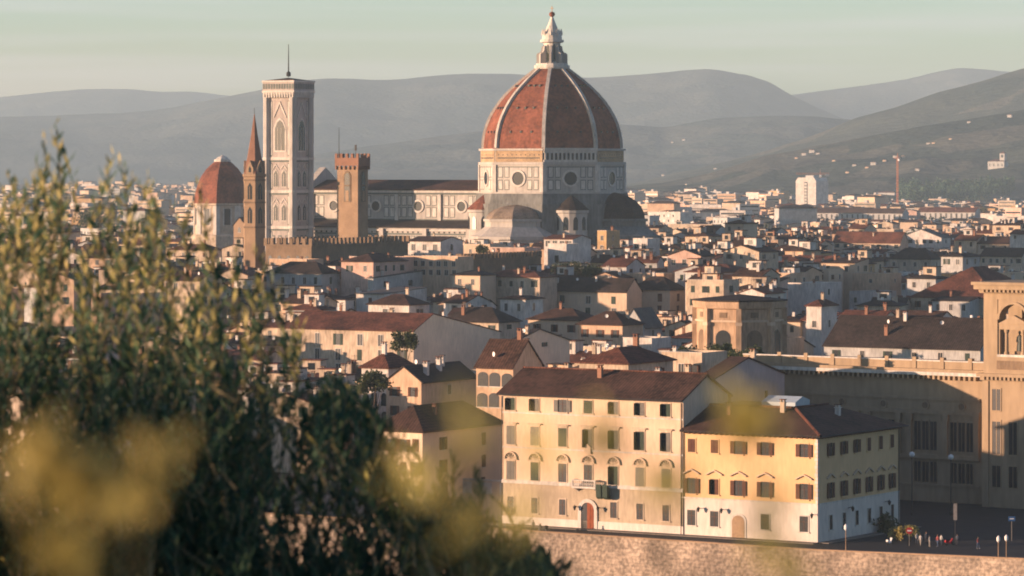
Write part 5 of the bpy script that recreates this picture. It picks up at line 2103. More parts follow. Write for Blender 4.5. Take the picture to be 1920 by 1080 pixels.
def crane(label, px, Y, py_top, jib_l, jib_r, rz, vert=False):
    x = WX(px, Y)
    z = WZ(py_top, Y)
    t = thing('tower_crane', label, 'crane', (x, Y, 0), rz)
    m = MB()
    s = .8
    for sx in (-s, s):
        for sy in (-s, s):
            m.bar((sx, sy, -1), (sx, sy, z), .16, 'crane_orange', 4)
    k = 0
    zz = 0
    while zz < z - 3:
        m.bar((-s, -s, zz), (s, -s, zz + 3), .1, 'crane_orange', 4)
        m.bar((s, s, zz), (-s, s, zz + 3), .1, 'crane_orange', 4)
        zz += 3
    m.build('mast', t)
    m = MB()
    for yy, z0 in ((-.8, z), (.8, z), (0, z + 1.6)):
        m.bar((-jib_l, yy, z0), (jib_r, yy, z0), .24, 'crane_orange', 4)
    n = int((jib_l + jib_r) / 2.5)
    for i in range(n):
        u = -jib_l + (jib_l + jib_r) * i / n
        m.bar((u, -.8, z), (u + 1.2, 0, z + 1.6), .12, 'crane_orange', 4)
        m.bar((u + 1.2, 0, z + 1.6), (u + 2.4, .8, z), .12, 'crane_orange', 4)
    m.build('jib', t)
    m = MB().box(jib_r - 5, jib_r - 1, -1.2, 1.2, z - 2.4, z + .6, 'pale_grey_plaster')
    m.build('counterweight', t)
    m = MB().box(-1.3, 1.3, -2.4, -.9, z - 3, z - .4, 'white_paint')
    m.build('cab', t)
    MB().bar((0, 0, z), (0, 0, z + 6), .4, 'crane_orange', 4, .15).build('mast_head', t)


crane('orange tower crane with level jib just above the white apartment tower', 1538, 4450, 327, 29, 11, R(4))
crane('tall orange tower crane mast with short jib, seen end on over the dark wood', 1683, 4200, 297, 8, 6, R(60))

dg = bpy.context.evaluated_depsgraph_get()


def on_hill(px, py):
    """where the sight line through a pixel meets the slopes"""
    best = None
    d = Vector(((px - 960) / F, 1.0, -(py - HOR) / F)).normalized()
    o_ = Vector((0, 0, ZC))
    for hob in (HILL_R2, HILL_R1, HILL_MID):
        ok, loc, nrm, idx = hob.ray_cast(o_, d)
        if ok and (best is None or loc.y < best.y):
            best = loc
    return best


bpy.context.view_layer.update()


def villa(px, py, w, h, label, wm='white_plaster', tower=False, rm='roof_red'):
    p = on_hill(px, py)
    if p is None:
        return
    t = thing('hill_villa', label, 'villa', (p.x, p.y, p.z - 1), R(-31), 'villas on the slopes')
    mw, mr = MB(), MB()
    shell(mw, mr, w, w * .6, h, 'hip', w * .12, .5, 0, wm, rm, .6, .3, -4)
    if tower:
        mw.box(w * .68, w * .98, w * .1, w * .4, h, h * 1.9, wm)
        mr.add([(w * .65, w * .07, h * 1.9), (w * 1.01, w * .07, h * 1.9), (w * 1.01, w * .43, h * 1.9), (w * .65, w * .43, h * 1.9), (w * .83, w * .25, h * 2.15)],
               [(0, 1, 4), (1, 2, 4), (2, 3, 4), (3, 0, 4), (3, 2, 1, 0)], rm)
        mw.box(w * .78, w * .88, w * .08, w * .2, h * 1.45, h * 1.75, 'dark_glass')
    mw.build('wall', t)
    mr.build('roof', t)
    n = 4
    for i in range(n):
        put_window(t, 'front', w * (i + .5) / n, h * .45, w * .06, h * .3, w, w * .6, 'bare', 'shutter_green')


villa(1852, 318, 26, 13, 'big white hillside church with square bell tower, on the slope at far right', tower=True, wm='pale_grey_plaster')
VIL = [(1503, 292, 12), (1517, 287, 14), (1530, 290, 9), (1598, 312, 9), (1632, 310, 13), (1622, 316, 8), (1674, 296, 10), (1690, 295, 8), (1737, 271, 9), (1747, 270, 8), (1813, 231, 9), (1888, 220, 12), (1279, 264, 12), (1258, 268, 9),
       (1560, 303, 8), (1655, 303, 8), (1490, 298, 8), (1779, 262, 7), (1716, 320, 9), (1585, 325, 8), (1240, 330, 10), (1338, 318, 9)]
spots = ['on the highest knot above the apartment tower', 'second in the knot above the apartment tower', 'rightmost in the knot above the apartment tower', 'left of the white pair halfway to the orange mast', 'largest of the pair left of the orange mast',
         'small one under the pair left of the orange mast', 'beside the top of the orange mast, left side', 'beside the top of the orange mast, right side', 'left of the twin villas high on the slope', 'right of the twin villas high on the slope',
         'high on the slope, left of the topmost', 'topmost on the slope at the right', 'on the middle ridge right of the dome, upper', 'on the middle ridge right of the dome, lower', 'just right of the crane jib', 'between the pair and the orange mast',
         'lower left end of the knot above apartment tower', 'alone on bare slope left of the hillside church', 'just right of the orange mast, above the dark wood', 'low, right of the crane block', 'low at the hill foot right of the dome', 'low at the hill foot, left of the crane block']
for (px, py, w), sp in zip(VIL, spots):
    villa(px, py, w * .68, w * .42, f'tiny {"white" if w > 8 else "cream"} villa {sp}', 'pale_grey_plaster' if w > 8 else 'tan_plaster')


# ------------------------------------------------------------------ trees
def leaf_cloud(rs, centers, n, size, flat=.6):
    """n small folded leaves in the given clumps -> arrays"""
    c = centers[rs.integers(0, len(centers), n)]
    v = rs.normal(size=(n, 3))
    v /= np.linalg.norm(v, axis=1)[:, None]
    rr = rs.random(n) ** (1 / 2.2)
    pos = c[:, :3] + v * (rr * c[:, 3])[:, None] * np.array([1, 1, .85])
    ax = rs.normal(size=(n, 3))
    ax /= np.linalg.norm(ax, axis=1)[:, None]
    side = np.cross(ax, rs.normal(size=(n, 3)))
    side /= np.linalg.norm(side, axis=1)[:, None]
    L = size * rs.uniform(.6, 1.3, n)[:, None]
    return pos, ax * L, side * L * flat * .5


def leaves_mesh(name, pos, ax, side, mats, mi=None, fold=.25):
    n = len(pos)
    nrm = np.cross(ax, side)
    nrm /= np.maximum(np.linalg.norm(nrm, axis=1), 1e-9)[:, None]
    lift = nrm * np.linalg.norm(side, axis=1)[:, None] * fold
    V = np.empty((n, 4, 3))
    V[:, 0] = pos
    V[:, 1] = pos + ax * .45 + side + lift
    V[:, 2] = pos + ax
    V[:, 3] = pos + ax * .45 - side + lift
    b = np.arange(n)[:, None] * 4
    Fc = np.stack([b + [0, 1, 2], b + [0, 2, 3]], 1).reshape(-1, 3)
    me = bpy.data.meshes.new(name)
    me.vertices.add(n * 4)
    me.vertices.foreach_set('co', V.ravel())
    me.loops.add(len(Fc) * 3)
    me.loops.foreach_set('vertex_index', Fc.ravel().astype(np.int32))
    me.polygons.add(len(Fc))
    me.polygons.foreach_set('loop_start', np.arange(0, len(Fc) * 3, 3, dtype=np.int32))
    for q in mats:
        me.materials.append(MATS[q])
    if mi is not None:
        me.polygons.foreach_set('material_index', np.repeat(mi, 2).astype(np.int32))
    me.update(calc_edges=True)
    return me


def tree(label, x, y, z, h, r, seed, n=900, leaf=.55, mats=('leaf_town',), name='tree', tall=False, group='trees among the roofs', cat='tree'):
    rs = np.random.default_rng(seed)
    t = thing(name, label, cat, (x, y, z), rs.uniform(0, 6), group)
    m = MB()
    th = max(h - 2.2 * r, h * .3)
    m.bar((0, 0, -.5), (0, 0, th), .06 * r + .08, 'bark', 8, .04 * r + .05)
    tips = []
    k = 5
    for i in range(k):
        an = 6.283 * i / k + rs.uniform(-.4, .4)
        p = (math.cos(an) * r * .55, math.sin(an) * r * .55, th + (h - th) * rs.uniform(.4, .7))
        m.bar((0, 0, th * rs.uniform(.75, 1)), p, .03 * r + .03, 'bark', 6, .02)
        tips.append(p)
    m.build('trunk', t)
    cl = []
    for i in range(14):
        if tall:
            f = (i + .5) / 14
            zz = h * (.08 + .9 * f)
            rad = r * (1 - f) ** .6
            cl.append((rs.normal() * rad * .2, rs.normal() * rad * .2, zz, rad * .75 + .1))
        else:
            an = rs.uniform(0, 6.283)
            e = rs.uniform(-.3, 1)
            q = r * .62 * math.sqrt(max(0, 1 - e * e * .7))
            cl.append((math.cos(an) * q, math.sin(an) * q, h - r * .95 + e * r * .6, r * rs.uniform(.3, .5)))
    pos, ax, sd = leaf_cloud(rs, np.array(cl), n, leaf, .8)
    link('crown', leaves_mesh('crown', pos, ax, sd, mats), t)
    return t


for i, (px, py, Y, h, r, lab) in enumerate([
        (1048, 507, 1130, 5, 4.2, 'round green tree in a garden below the white loggia tower'),
        (1085, 508, 1135, 5.5, 4.6, 'yellowish green tree in a garden, right of the white loggia tower'),
        (1112, 512, 1130, 4, 3.6, 'small dark tree at the right end of the roof garden under the dome'),
        (1388, 508, 1190, 6, 5.0, 'dark round tree between roofs above the church drum'),
        (1290, 668, 700, 4.5, 2.6, 'leafy tree on the planted roof terrace behind the palazzo'),
        (1350, 668, 690, 4.2, 3.4, 'olive green tree against the foot of the church drum'),
        (1385, 672, 680, 3.8, 3.0, 'yellow green bushy tree right of the planted roof terrace'),
        (1322, 690, 660, 3.5, 2.4, 'small dark tree just behind the lilac gabled house'),
        (1410, 668, 670, 3.2, 2.2, 'small bush like tree at the left end of the library parapet'),
        (757, 640, 760, 7, 3.2, 'dark tree against the blank tan wall, left end'),
        (700, 720, 640, 6, 3.4, 'leafy tree before the white loggia house'),
        (905, 470, 1260, 6, 2.6, 'dark pointed tree before the south half dome'),
        (1842, 396, 3300, 9, 5.5, 'lone round dark tree right of the second arcade building'),
        (590, 575, 960, 7, 3.0, 'dark tree in a courtyard left of the white big window house'),
        (175, 418, 2300, 12, 13, 'broad grey green tree clump beyond the shrub tips'),
        (1640, 1022, 561, 3.4, 3.6, 'dark shrub tree beside the shaded side of the yellow corner house')]):
    zt = WZ(py, Y)
    big = 1600
    tree(lab, WX(px, Y), Y, 0, max(zt + r * .8, 3.4), r, 40 + i, big, .5 if r < 6 else 1.3)
for i, (px, h) in enumerate([(1683, 1.8), (1708, 2.0)]):
    Y = 548
    tree(['low yellow green bush at the corner of the square, left of red sign', 'low yellow green bush at the corner of the square, under red sign'][i], WX(px, Y), Y, 0, h + .6, 1.5, 90 + i, 500, .32, ('leaf_yellow',), 'bush', False, 'bushes on the square', 'bush')

# the dark far wood at the foot of the slope: nobody could count it
rs = np.random.default_rng(4)
cl = []
for i in range(260):
    px = rs.uniform(1685, 1900)
    py = rs.uniform(354, 379) if px < 1850 else rs.uniform(352, 366)
    p = on_hill(px, py)
    Y = min(ZC * F / (py - HOR), p.y if p else 1e9)
    z = p.z if p and p.y <= Y + 1 else 0
    hh = rs.uniform(10, 21)
    for k in range(5):
        f = k / 5
        cl.append((WX(px, Y), Y, z + hh * f, 6.5 * (1 - f) + 1))
pos, ax, sd = leaf_cloud(rs, np.array(cl), 16000, 3.0, .9)
o = link('far_wood', leaves_mesh('far_wood', pos, ax, sd, ['leaf_dark']))
o['kind'] = 'stuff'
o['label'] = 'dark wood with cypress tips at the foot of the right slope'
cl = []
for i in range(420):
    Y = 1700 * (3.6 ** rs.random())
    px = rs.uniform(-40, 1960)
    if mnoise.noise(Vector((WX(px, Y) / 200, Y / 300, 9.1))) < .05:
        continue
    if abs(WX(px, Y) + 25) < 120 and Y < 1750:
        continue
    for k in range(3):
        cl.append((WX(px, Y) + rs.normal() * 4, Y + rs.normal() * 4, rs.uniform(4, 11), rs.uniform(3, 5)))
pos, ax, sd = leaf_cloud(rs, np.array(cl), 15000, 1.8, .9)
o = link('town_greenery', leaves_mesh('town_greenery', pos, ax, sd, ['leaf_town']))
o['kind'] = 'stuff'
o['label'] = 'far garden trees scattered between the distant houses'


# ------------------------------------------------------------------ the embankment, the street and the square
def embankment():
    # wall line in plan, from the photograph: parapet top rows 990, 1030, 1045
    pts = [(-160, 671), (WX(930, 560), 560), (WX(1533, 528), 528), (WX(1920, 509), 509), (130, 466)]
    tops = [.75, .75, .85, 1.6, 1.9]
    t = tag(link('river_wall', None, None, (0, 0, 0)), 'long rough brown stone embankment wall with parapet along the river, sunlit', 'wall')
    m = MB()
    n = Vector((math.sin(R(35)), math.cos(R(35)), 0))
    vs, fs = [], []
    for (x, y), z in zip(pts, tops):
        for off, zz in ((-1.6, -9.5), (0, z - 1.0), (0, z - .16), (.55, z - .16), (.55, -9.5)):
            vs.append((x + n.x * off, y + n.y * off, zz))
    k = 5
    for i in range(len(pts) - 1):
        for j in range(k):
            j2 = (j + 1) % k
            fs.append((i * k + j, (i + 1) * k + j, (i + 1) * k + j2, i * k + j2))
    fs.append(tuple(range(k)))
    fs.append(tuple((len(pts) - 1) * k + j for j in range(k))[::-1])
    m.add(vs, fs, 'embankment_stone')
    m.build('wall', t)
    vs, fs = [], []
    for (x, y), z in zip(pts, tops):
        for off, zz in ((-.12, z - .16), (-.12, z), (.67, z), (.67, z - .16)):
            vs.append((x + n.x * off, y + n.y * off, zz + .003))
    k = 4
    for i in range(len(pts) - 1):
        for j in range(k):
            j2 = (j + 1) % k
            fs.append((i * k + j, (i + 1) * k + j, (i + 1) * k + j2, i * k + j2))
    fs += [(0, 1, 2, 3), tuple((len(pts) - 1) * 4 + j for j in (3, 2, 1, 0))]
    MB().add(vs, fs, 'tan_brick').build('coping', t)


embankment()


def street():
    m = MB()
    m.add([(-160, 673, .02), (WX(930, 562), 562, .02), (46, 530, .02), (WX(1920, 512), 512, .02), (140, 560, .02), (120, 600, .02), (70, 609, .02), (40, 640, .02), (-60, 700, .02)], [tuple(range(9))], 'asphalt')
    struct(m.build('street'))
    m = MB()
    a = R(-32.5)
    m.frame(WX(943, 574), 574, a)
    m.box(-6, 54.6, -2.0, -.15, -.3, .14, 'stone_ground')
    m.box(54.5, 56.2, -.1, 30, -.3, .138, 'stone_ground')
    m.T = None
    struct(m.build('pavement'))


street()


def post_sign():
    Y = 541
    x = WX(1705, Y)
    t = thing('round_sign', 'red round traffic sign on thin grey post at the shaded square', 'sign', (x, Y, 0))
    MB().bar((0, 0, 0), (0, 0, WZ(990, Y)), .05, 'shutter_grey').build('post', t)
    m = MB()
    z = WZ(995, Y)
    a = [(.48 * math.cos(2 * math.pi * i / 20), z + .48 * math.sin(2 * math.pi * i / 20)) for i in range(20)]
    m.ext(a, 'y', -.10, -.06, 'sign_red')
    m.build('disc', t)
    m = MB().box(-.3, .3, -.13, -.101, z - .09, z + .09, 'white_paint')
    m.build('bar', t)
    Y = 548
    t = thing('blue_sign', 'small blue square sign on a post near the library tower', 'sign', (WX(1897, Y), Y, 0))
    z = WZ(972, Y)
    MB().bar((0, 0, 0), (0, 0, z + .3), .05, 'shutter_grey').build('post', t)
    MB().box(-.5, .5, -.1, -.06, z - .4, z + .3, 'sign_blue').build('panel', t)
    m = MB().box(-.3, .3, -.12, -.101, z - .1, z + .02, 'white_paint')
    m.build('arrow', t)
    Y = 547
    t = thing('banner_post', 'tall dark post with narrow pale vertical banner in the shaded square', 'banner', (WX(1791, Y), Y, 0))
    z0, z1 = WZ(975, Y), WZ(944, Y)
    MB().bar((0, 0, 0), (0, 0, z1 + .2), .06, 'dark_iron').build('post', t)
    m = MB().box(-.26, .26, -.1, -.06, z0, z1, 'roof_pale')
    m.build('banner', t)
    for i, (px, py, Y) in enumerate([(1710, 852, 588), (1783, 857, 588)]):
        z = WZ(py, Y)
        t = thing('street_lamp', ['white globe street lamp on a tall post, left one before the library', 'white globe street lamp on a tall post, right one before the library'][i], 'street lamp', (WX(px, Y), Y, 0), 0, 'globe lamps of the square')
        m = MB().lathe([(.22, 0), (.22, .5), (.10, .7), (.07, z - .4), (.14, z - .35)], 10, 'dark_iron')
        m.build('post', t)
        m = MB().lathe([(.1, z - .42), (.34, z - .3), (.45, z), (.34, z + .3), (.1, z + .42), (.02, z + .46)], 14, 'white_paint')
        m.build('globe', t, True)
    for i, (px, py, Y) in enumerate([(1586, 988, 532), (1872, 1010, 520), (1887, 1008, 519)]):
        z = WZ(py, Y)
        lab = ['pale capped short lamp post by the corner of the yellow house', 'left one of two short lamp posts at the parapet, right edge', 'right one of two short lamp posts at the parapet, right edge'][i]
        t = thing('lamp_post', lab, 'lamp post', (WX(px, Y), Y, 0), 0, 'short lamp posts along the parapet')
        MB().lathe([(.14, 0), (.14, .4), (.07, .5), (.06, z - .5)], 8, 'tan_brick').build('post', t)
        m = MB().lathe([(.08, z - .5), (.24, z - .3), (.26, z + .15), (.10, z + .32), (.03, z + .42)], 8, 'white_paint')
        m.build('lantern', t)


post_sign()


# ------------------------------------------------------------------ people and scooters on the square
def cloth_mat(name, shoe, leg, shirt, skin, hair):
    m = bpy.data.materials.new(name)
    m.use_nodes = True
    n, l = m.node_tree.nodes, m.node_tree.links
    b = n['Principled BSDF']
    b.inputs['Roughness'].default_value = .9
    tc = n.new('ShaderNodeTexCoord')
    sp = n.new('ShaderNodeSeparateXYZ')
    l.new(tc.outputs['Object'], sp.inputs[0])
    mr = n.new('ShaderNodeMapRange')
    mr.inputs['From Max'].default_value = 1.8
    l.new(sp.outputs['Z'], mr.inputs['Value'])
    cr = n.new('ShaderNodeValToRGB')
    cr.color_ramp.interpolation = 'CONSTANT'
    el = cr.color_ramp.elements
    el[0].position = 0
    el[0].color = (*shoe, 1)
    el[1].position = .05
    el[1].color = (*leg, 1)
    for p, c in ((.5, shirt), (.83, skin)):
        e = el.new(p)
        e.color = (*c, 1)
    l.new(mr.outputs[0], cr.inputs[0])
    l.new(cr.outputs[0], b.inputs['Base Color'])
    MATS[name] = m


def person(label, x, y, z, rz, mat_name, stride, hair, h=1.72):
    t = thing('person', label, 'person', (x, y, z), rz, 'people on the square')
    V, E, Rr = [], [], []

    def v(p, r):
        V.append(p)
        Rr.append(r)
        return len(V) - 1

    def chain(a, ps):
        for p, r in ps:
            b = v(p, r)
            E.append((a, b))
            a = b
        return a
    pel = v((0, 0, .95), .145)
    ch = chain(pel, [((0, 0, 1.15), .13), ((0, 0, 1.36), .15)])
    nk = chain(ch, [((0, 0, 1.49), .06), ((0, -.015, 1.60), .095), ((0, -.01, 1.70), .085)])
    for s in (-1, 1):
        f = stride * s
        chain(pel, [((s * .10, 0, .90), .10), ((s * .11, -f * .16 - .02, .50), .065), ((s * .11, -f * .30 + .03, .08), .045), ((s * .11, -f * .30 - .14, .035), .035)])
        wr = chain(ch, [((s * .19, 0, 1.40), .065), ((s * .25, f * .10 + .02, 1.13), .045), ((s * .25, f * .22 - .08, .90), .033), ((s * .25, f * .24 - .11, .83), .034)])
        px_, py_, pz_ = V[wr]
        for k, (dx, ln) in enumerate(((-.03, .07), (-.01, .085), (.012, .08), (.032, .062))):
            chain(wr, [((px_ + dx * .6, py_ - .02 + dx, pz_ - ln * .6), .009), ((px_ + dx * .5, py_ + dx * .8, pz_ - ln), .008)])
        chain(wr, [((px_ - s * .02, py_ - .05, pz_ - .02), .011), ((px_ - s * .02, py_ - .065, pz_ - .05), .009)])
    k = h / 1.78
    me = bpy.data.meshes.new('body')
    me.from_pydata([tuple(c * k for c in p) for p in V], E, [])
    me.materials.append(MATS[mat_name])
    o = link('body', me, t)
    sk = o.modifiers.new('Skin', 'SKIN')
    sk.use_smooth_shade = True
    for i, sv_ in enumerate(me.skin_vertices[0].data):
        sv_.radius = (Rr[i] * k, Rr[i] * k)
        sv_.use_root = i == 0
    o.modifiers.new('Sub', 'SUBSURF').levels = 1
    o.modifiers['Sub'].render_levels = 1
    m = MB()
    m.lathe([(.104, 1.60), (.118, 1.66), (.105, 1.74), (.06, 1.80), (.01, 1.815)], 12, hair, 0, .02)
    q = m.build('hair', t, True)
    q.scale = (k, k, k)
    m = MB()
    m.ext([(-.018, 1.60), (.018, 1.60), (.006, 1.66)], 'y', -.125, -.08, 'peach_plaster')
    m.box(-.04, .04, -.10, -.07, 1.565, 1.575, 'wood_red')
    for s in (-1, 1):
        m.box(s * .038 - .012, s * .038 + .012, -.10, -.07, 1.655, 1.67, 'dark_iron')
    q = m.build('face', t)
    q.scale = (k, k, k)


cloth_mat('clothes_white_dark', (.05, .05, .05), (.03, .04, .06), (.36, .35, .33), (.32, .26, .19), (.05, .03, .02))
cloth_mat('clothes_red_blue', (.3, .3, .3), (.05, .08, .14), (.22, .05, .05), (.32, .26, .19), (.05, .03, .02))
cloth_mat('clothes_pale', (.1, .08, .06), (.28, .25, .21), (.38, .36, .34), (.32, .26, .19), (.05, .03, .02))
cloth_mat('clothes_dark', (.03, .03, .03), (.03, .03, .04), (.06, .07, .09), (.42, .26, .19), (.05, .03, .02))
for args in [('person in white top and dark trousers, leftmost of the group on the square', 1719, 543, 'clothes_white_dark', .6, .4),
             ('person in pale clothes walking beside the person in white top', 1726, 541, 'clothes_pale', .8, -.6),
             ('person in dark jacket behind the pale walker', 1737, 544, 'clothes_dark', .3, .2),
             ('person in pale coat standing right of the dark jacket', 1743, 539, 'clothes_pale', .1, 1.2),
             ('person in red top and blue trousers in the middle of the square', 1758, 540, 'clothes_red_blue', .7, -.9),
             ('person in white top close beside the red top', 1765, 541, 'clothes_white_dark', .5, 2.2),
             ('person in dark clothes below the pale banner', 1795, 541, 'clothes_dark', .6, -.3),
             ('person in red top alone near the right edge of square', 1834, 537, 'clothes_red_blue', .5, .7),
             ('person in dark clothes leaning at the parapet before the palazzo, left', 1000, 562, 'clothes_dark', .1, 2.8)]:
    lab, px, Y, mm, stv, rz = args
    person(lab, WX(px, Y), Y, .02, rz, mm, stv, 'dark_iron' if Y % 2 else 'bark')


def scooter(label, x, y, rz, mm):
    t = thing('scooter', label, 'scooter', (x, y, .02), rz, 'scooters on the street')
    m = MB()
    m.ext([(-.55, .30), (-.2, .22), (.25, .22), (.35, .45), (.62, .9), (.55, .95), (.25, .55), (.05, .36), (-.1, .42), (-.15, .70), (-.8, .74), (-.85, .5)], 'y', -.16, .16, mm)
    m.build('body', t)
    MB().ext([(-.8, .74), (-.15, .70), (-.1, .80), (-.45, .86), (-.8, .84)], 'y', -.15, .15, 'dark_iron').build('seat', t)
    for xw in (-.6, .68):
        m = MB()
        n = 14
        a = [(xw + .24 * math.cos(2 * math.pi * i / n), .24 + .24 * math.sin(2 * math.pi * i / n)) for i in range(n)]
        m.ext(a, 'y', -.06, .06, 'dark_iron')
        wq = m.build('wheel', t)
        a = [(xw + .12 * math.cos(2 * math.pi * i / n), .24 + .12 * math.sin(2 * math.pi * i / n)) for i in range(n)]
        MB().ext(a, 'y', -.075, .075, 'shutter_grey').build('rim', wq)
    m = MB()
    m.bar((.68, 0, .24), (.52, 0, 1.0), .035, 'shutter_grey')
    m.bar((.50, -.32, 1.02), (.50, .32, 1.02), .03, 'dark_iron')
    m.build('handlebar', t)


for lab, px, Y, rz, mm in [('dark scooter parked at the palazzo front, left of the red door', 1018, 563, 2.5, 'dark_iron'), ('white scooter parked at the shaded corner by the bushes', 1668, 543, 1.0, 'white_paint'), ('red scooter parked near the banner post', 1780, 542, .6, 'sign_red')]:
    scooter(lab, WX(px, Y), Y, rz, mm)


def garden_wall():
    a = R(-32.5)
    Y = 580
    x0, x1 = WX(838, Y), WX(941, 575)
    t = thing('garden_wall', 'cream garden wall with white panels between house and palazzo', 'wall', (x0 - 2, Y + 6, 0), a)
    w = 15
    m = MB().box(0, w, 0, .4, -1, 6.0, 'palazzo_plaster')
    m.build('wall', t)
    MB().box(-.1, w + .1, -.12, .5, 6.0, 6.25, 'white_stone').build('coping', t)
    for i in range(4):
        u = 1 + i * 3.7
        MB().box(u, u + 2.2, -.08, .05, 4.0, 5.8, 'white_plaster').build('panel', t)


garden_wall()


# ------------------------------------------------------------------ the near shrub and the blurred sprigs
def shoots_mesh(rs, base, tip, n_leaf, L0, spread, curve=.06, young=None, t0=.12):
    """leaves set round a bundle of stems; returns leaf arrays and the stem poly lines"""
    ns = len(base)
    t = np.linspace(t0, 1.0, n_leaf)[None, :, None]
    d = tip - base
    bend = rs.normal(size=(ns, 3)) * np.array([curve, curve, 0])
    pos = base[:, None] + d[:, None] * t + bend[:, None] * (np.sin(t * math.pi))
    dirn = d / np.linalg.norm(d, axis=1)[:, None]
    az = (np.arange(n_leaf) * 2.399)[None, :] + rs.uniform(0, 6.28, (ns, 1)) + rs.normal(size=(ns, n_leaf)) * .4
    hz = np.stack([np.cos(az), np.sin(az), np.zeros_like(az)], -1)
    up = spread[0] + (spread[1] - spread[0]) * t + rs.normal(size=(ns, n_leaf, 1)) * .18
    ax = hz * np.cos(up) + dirn[:, None] * np.sin(up)
    ax /= np.linalg.norm(ax, axis=-1, keepdims=True)
    side = np.cross(ax, dirn[:, None] + rs.normal(size=(ns, n_leaf, 3)) * .35)
    side /= np.linalg.norm(side, axis=-1, keepdims=True)
    prof = np.sin(np.clip((t - .0) * 1.05, 0, 1) * math.pi * .86) * .75 + .35
    L = L0 * prof * rs.uniform(.7, 1.25, (ns, n_leaf, 1))
    pos = pos.reshape(-1, 3)
    ax = (ax * L).reshape(-1, 3)
    side = (side * L * .135).reshape(-1, 3)
    stems = base[:, None] + d[:, None] * np.linspace(0, 1, 6)[None, :, None] + bend[:, None] * np.sin(np.linspace(0, 1, 6) * math.pi)[None, :, None]
    return pos, ax, side, stems


def stems_into(mb, stems, r, mm):
    for s in stems:
        for k in range(len(s) - 1):
            mb.bar(s[k], s[k + 1], r * (1 - k / 6.5), mm, 4, r * (1 - (k + 1) / 6.5))


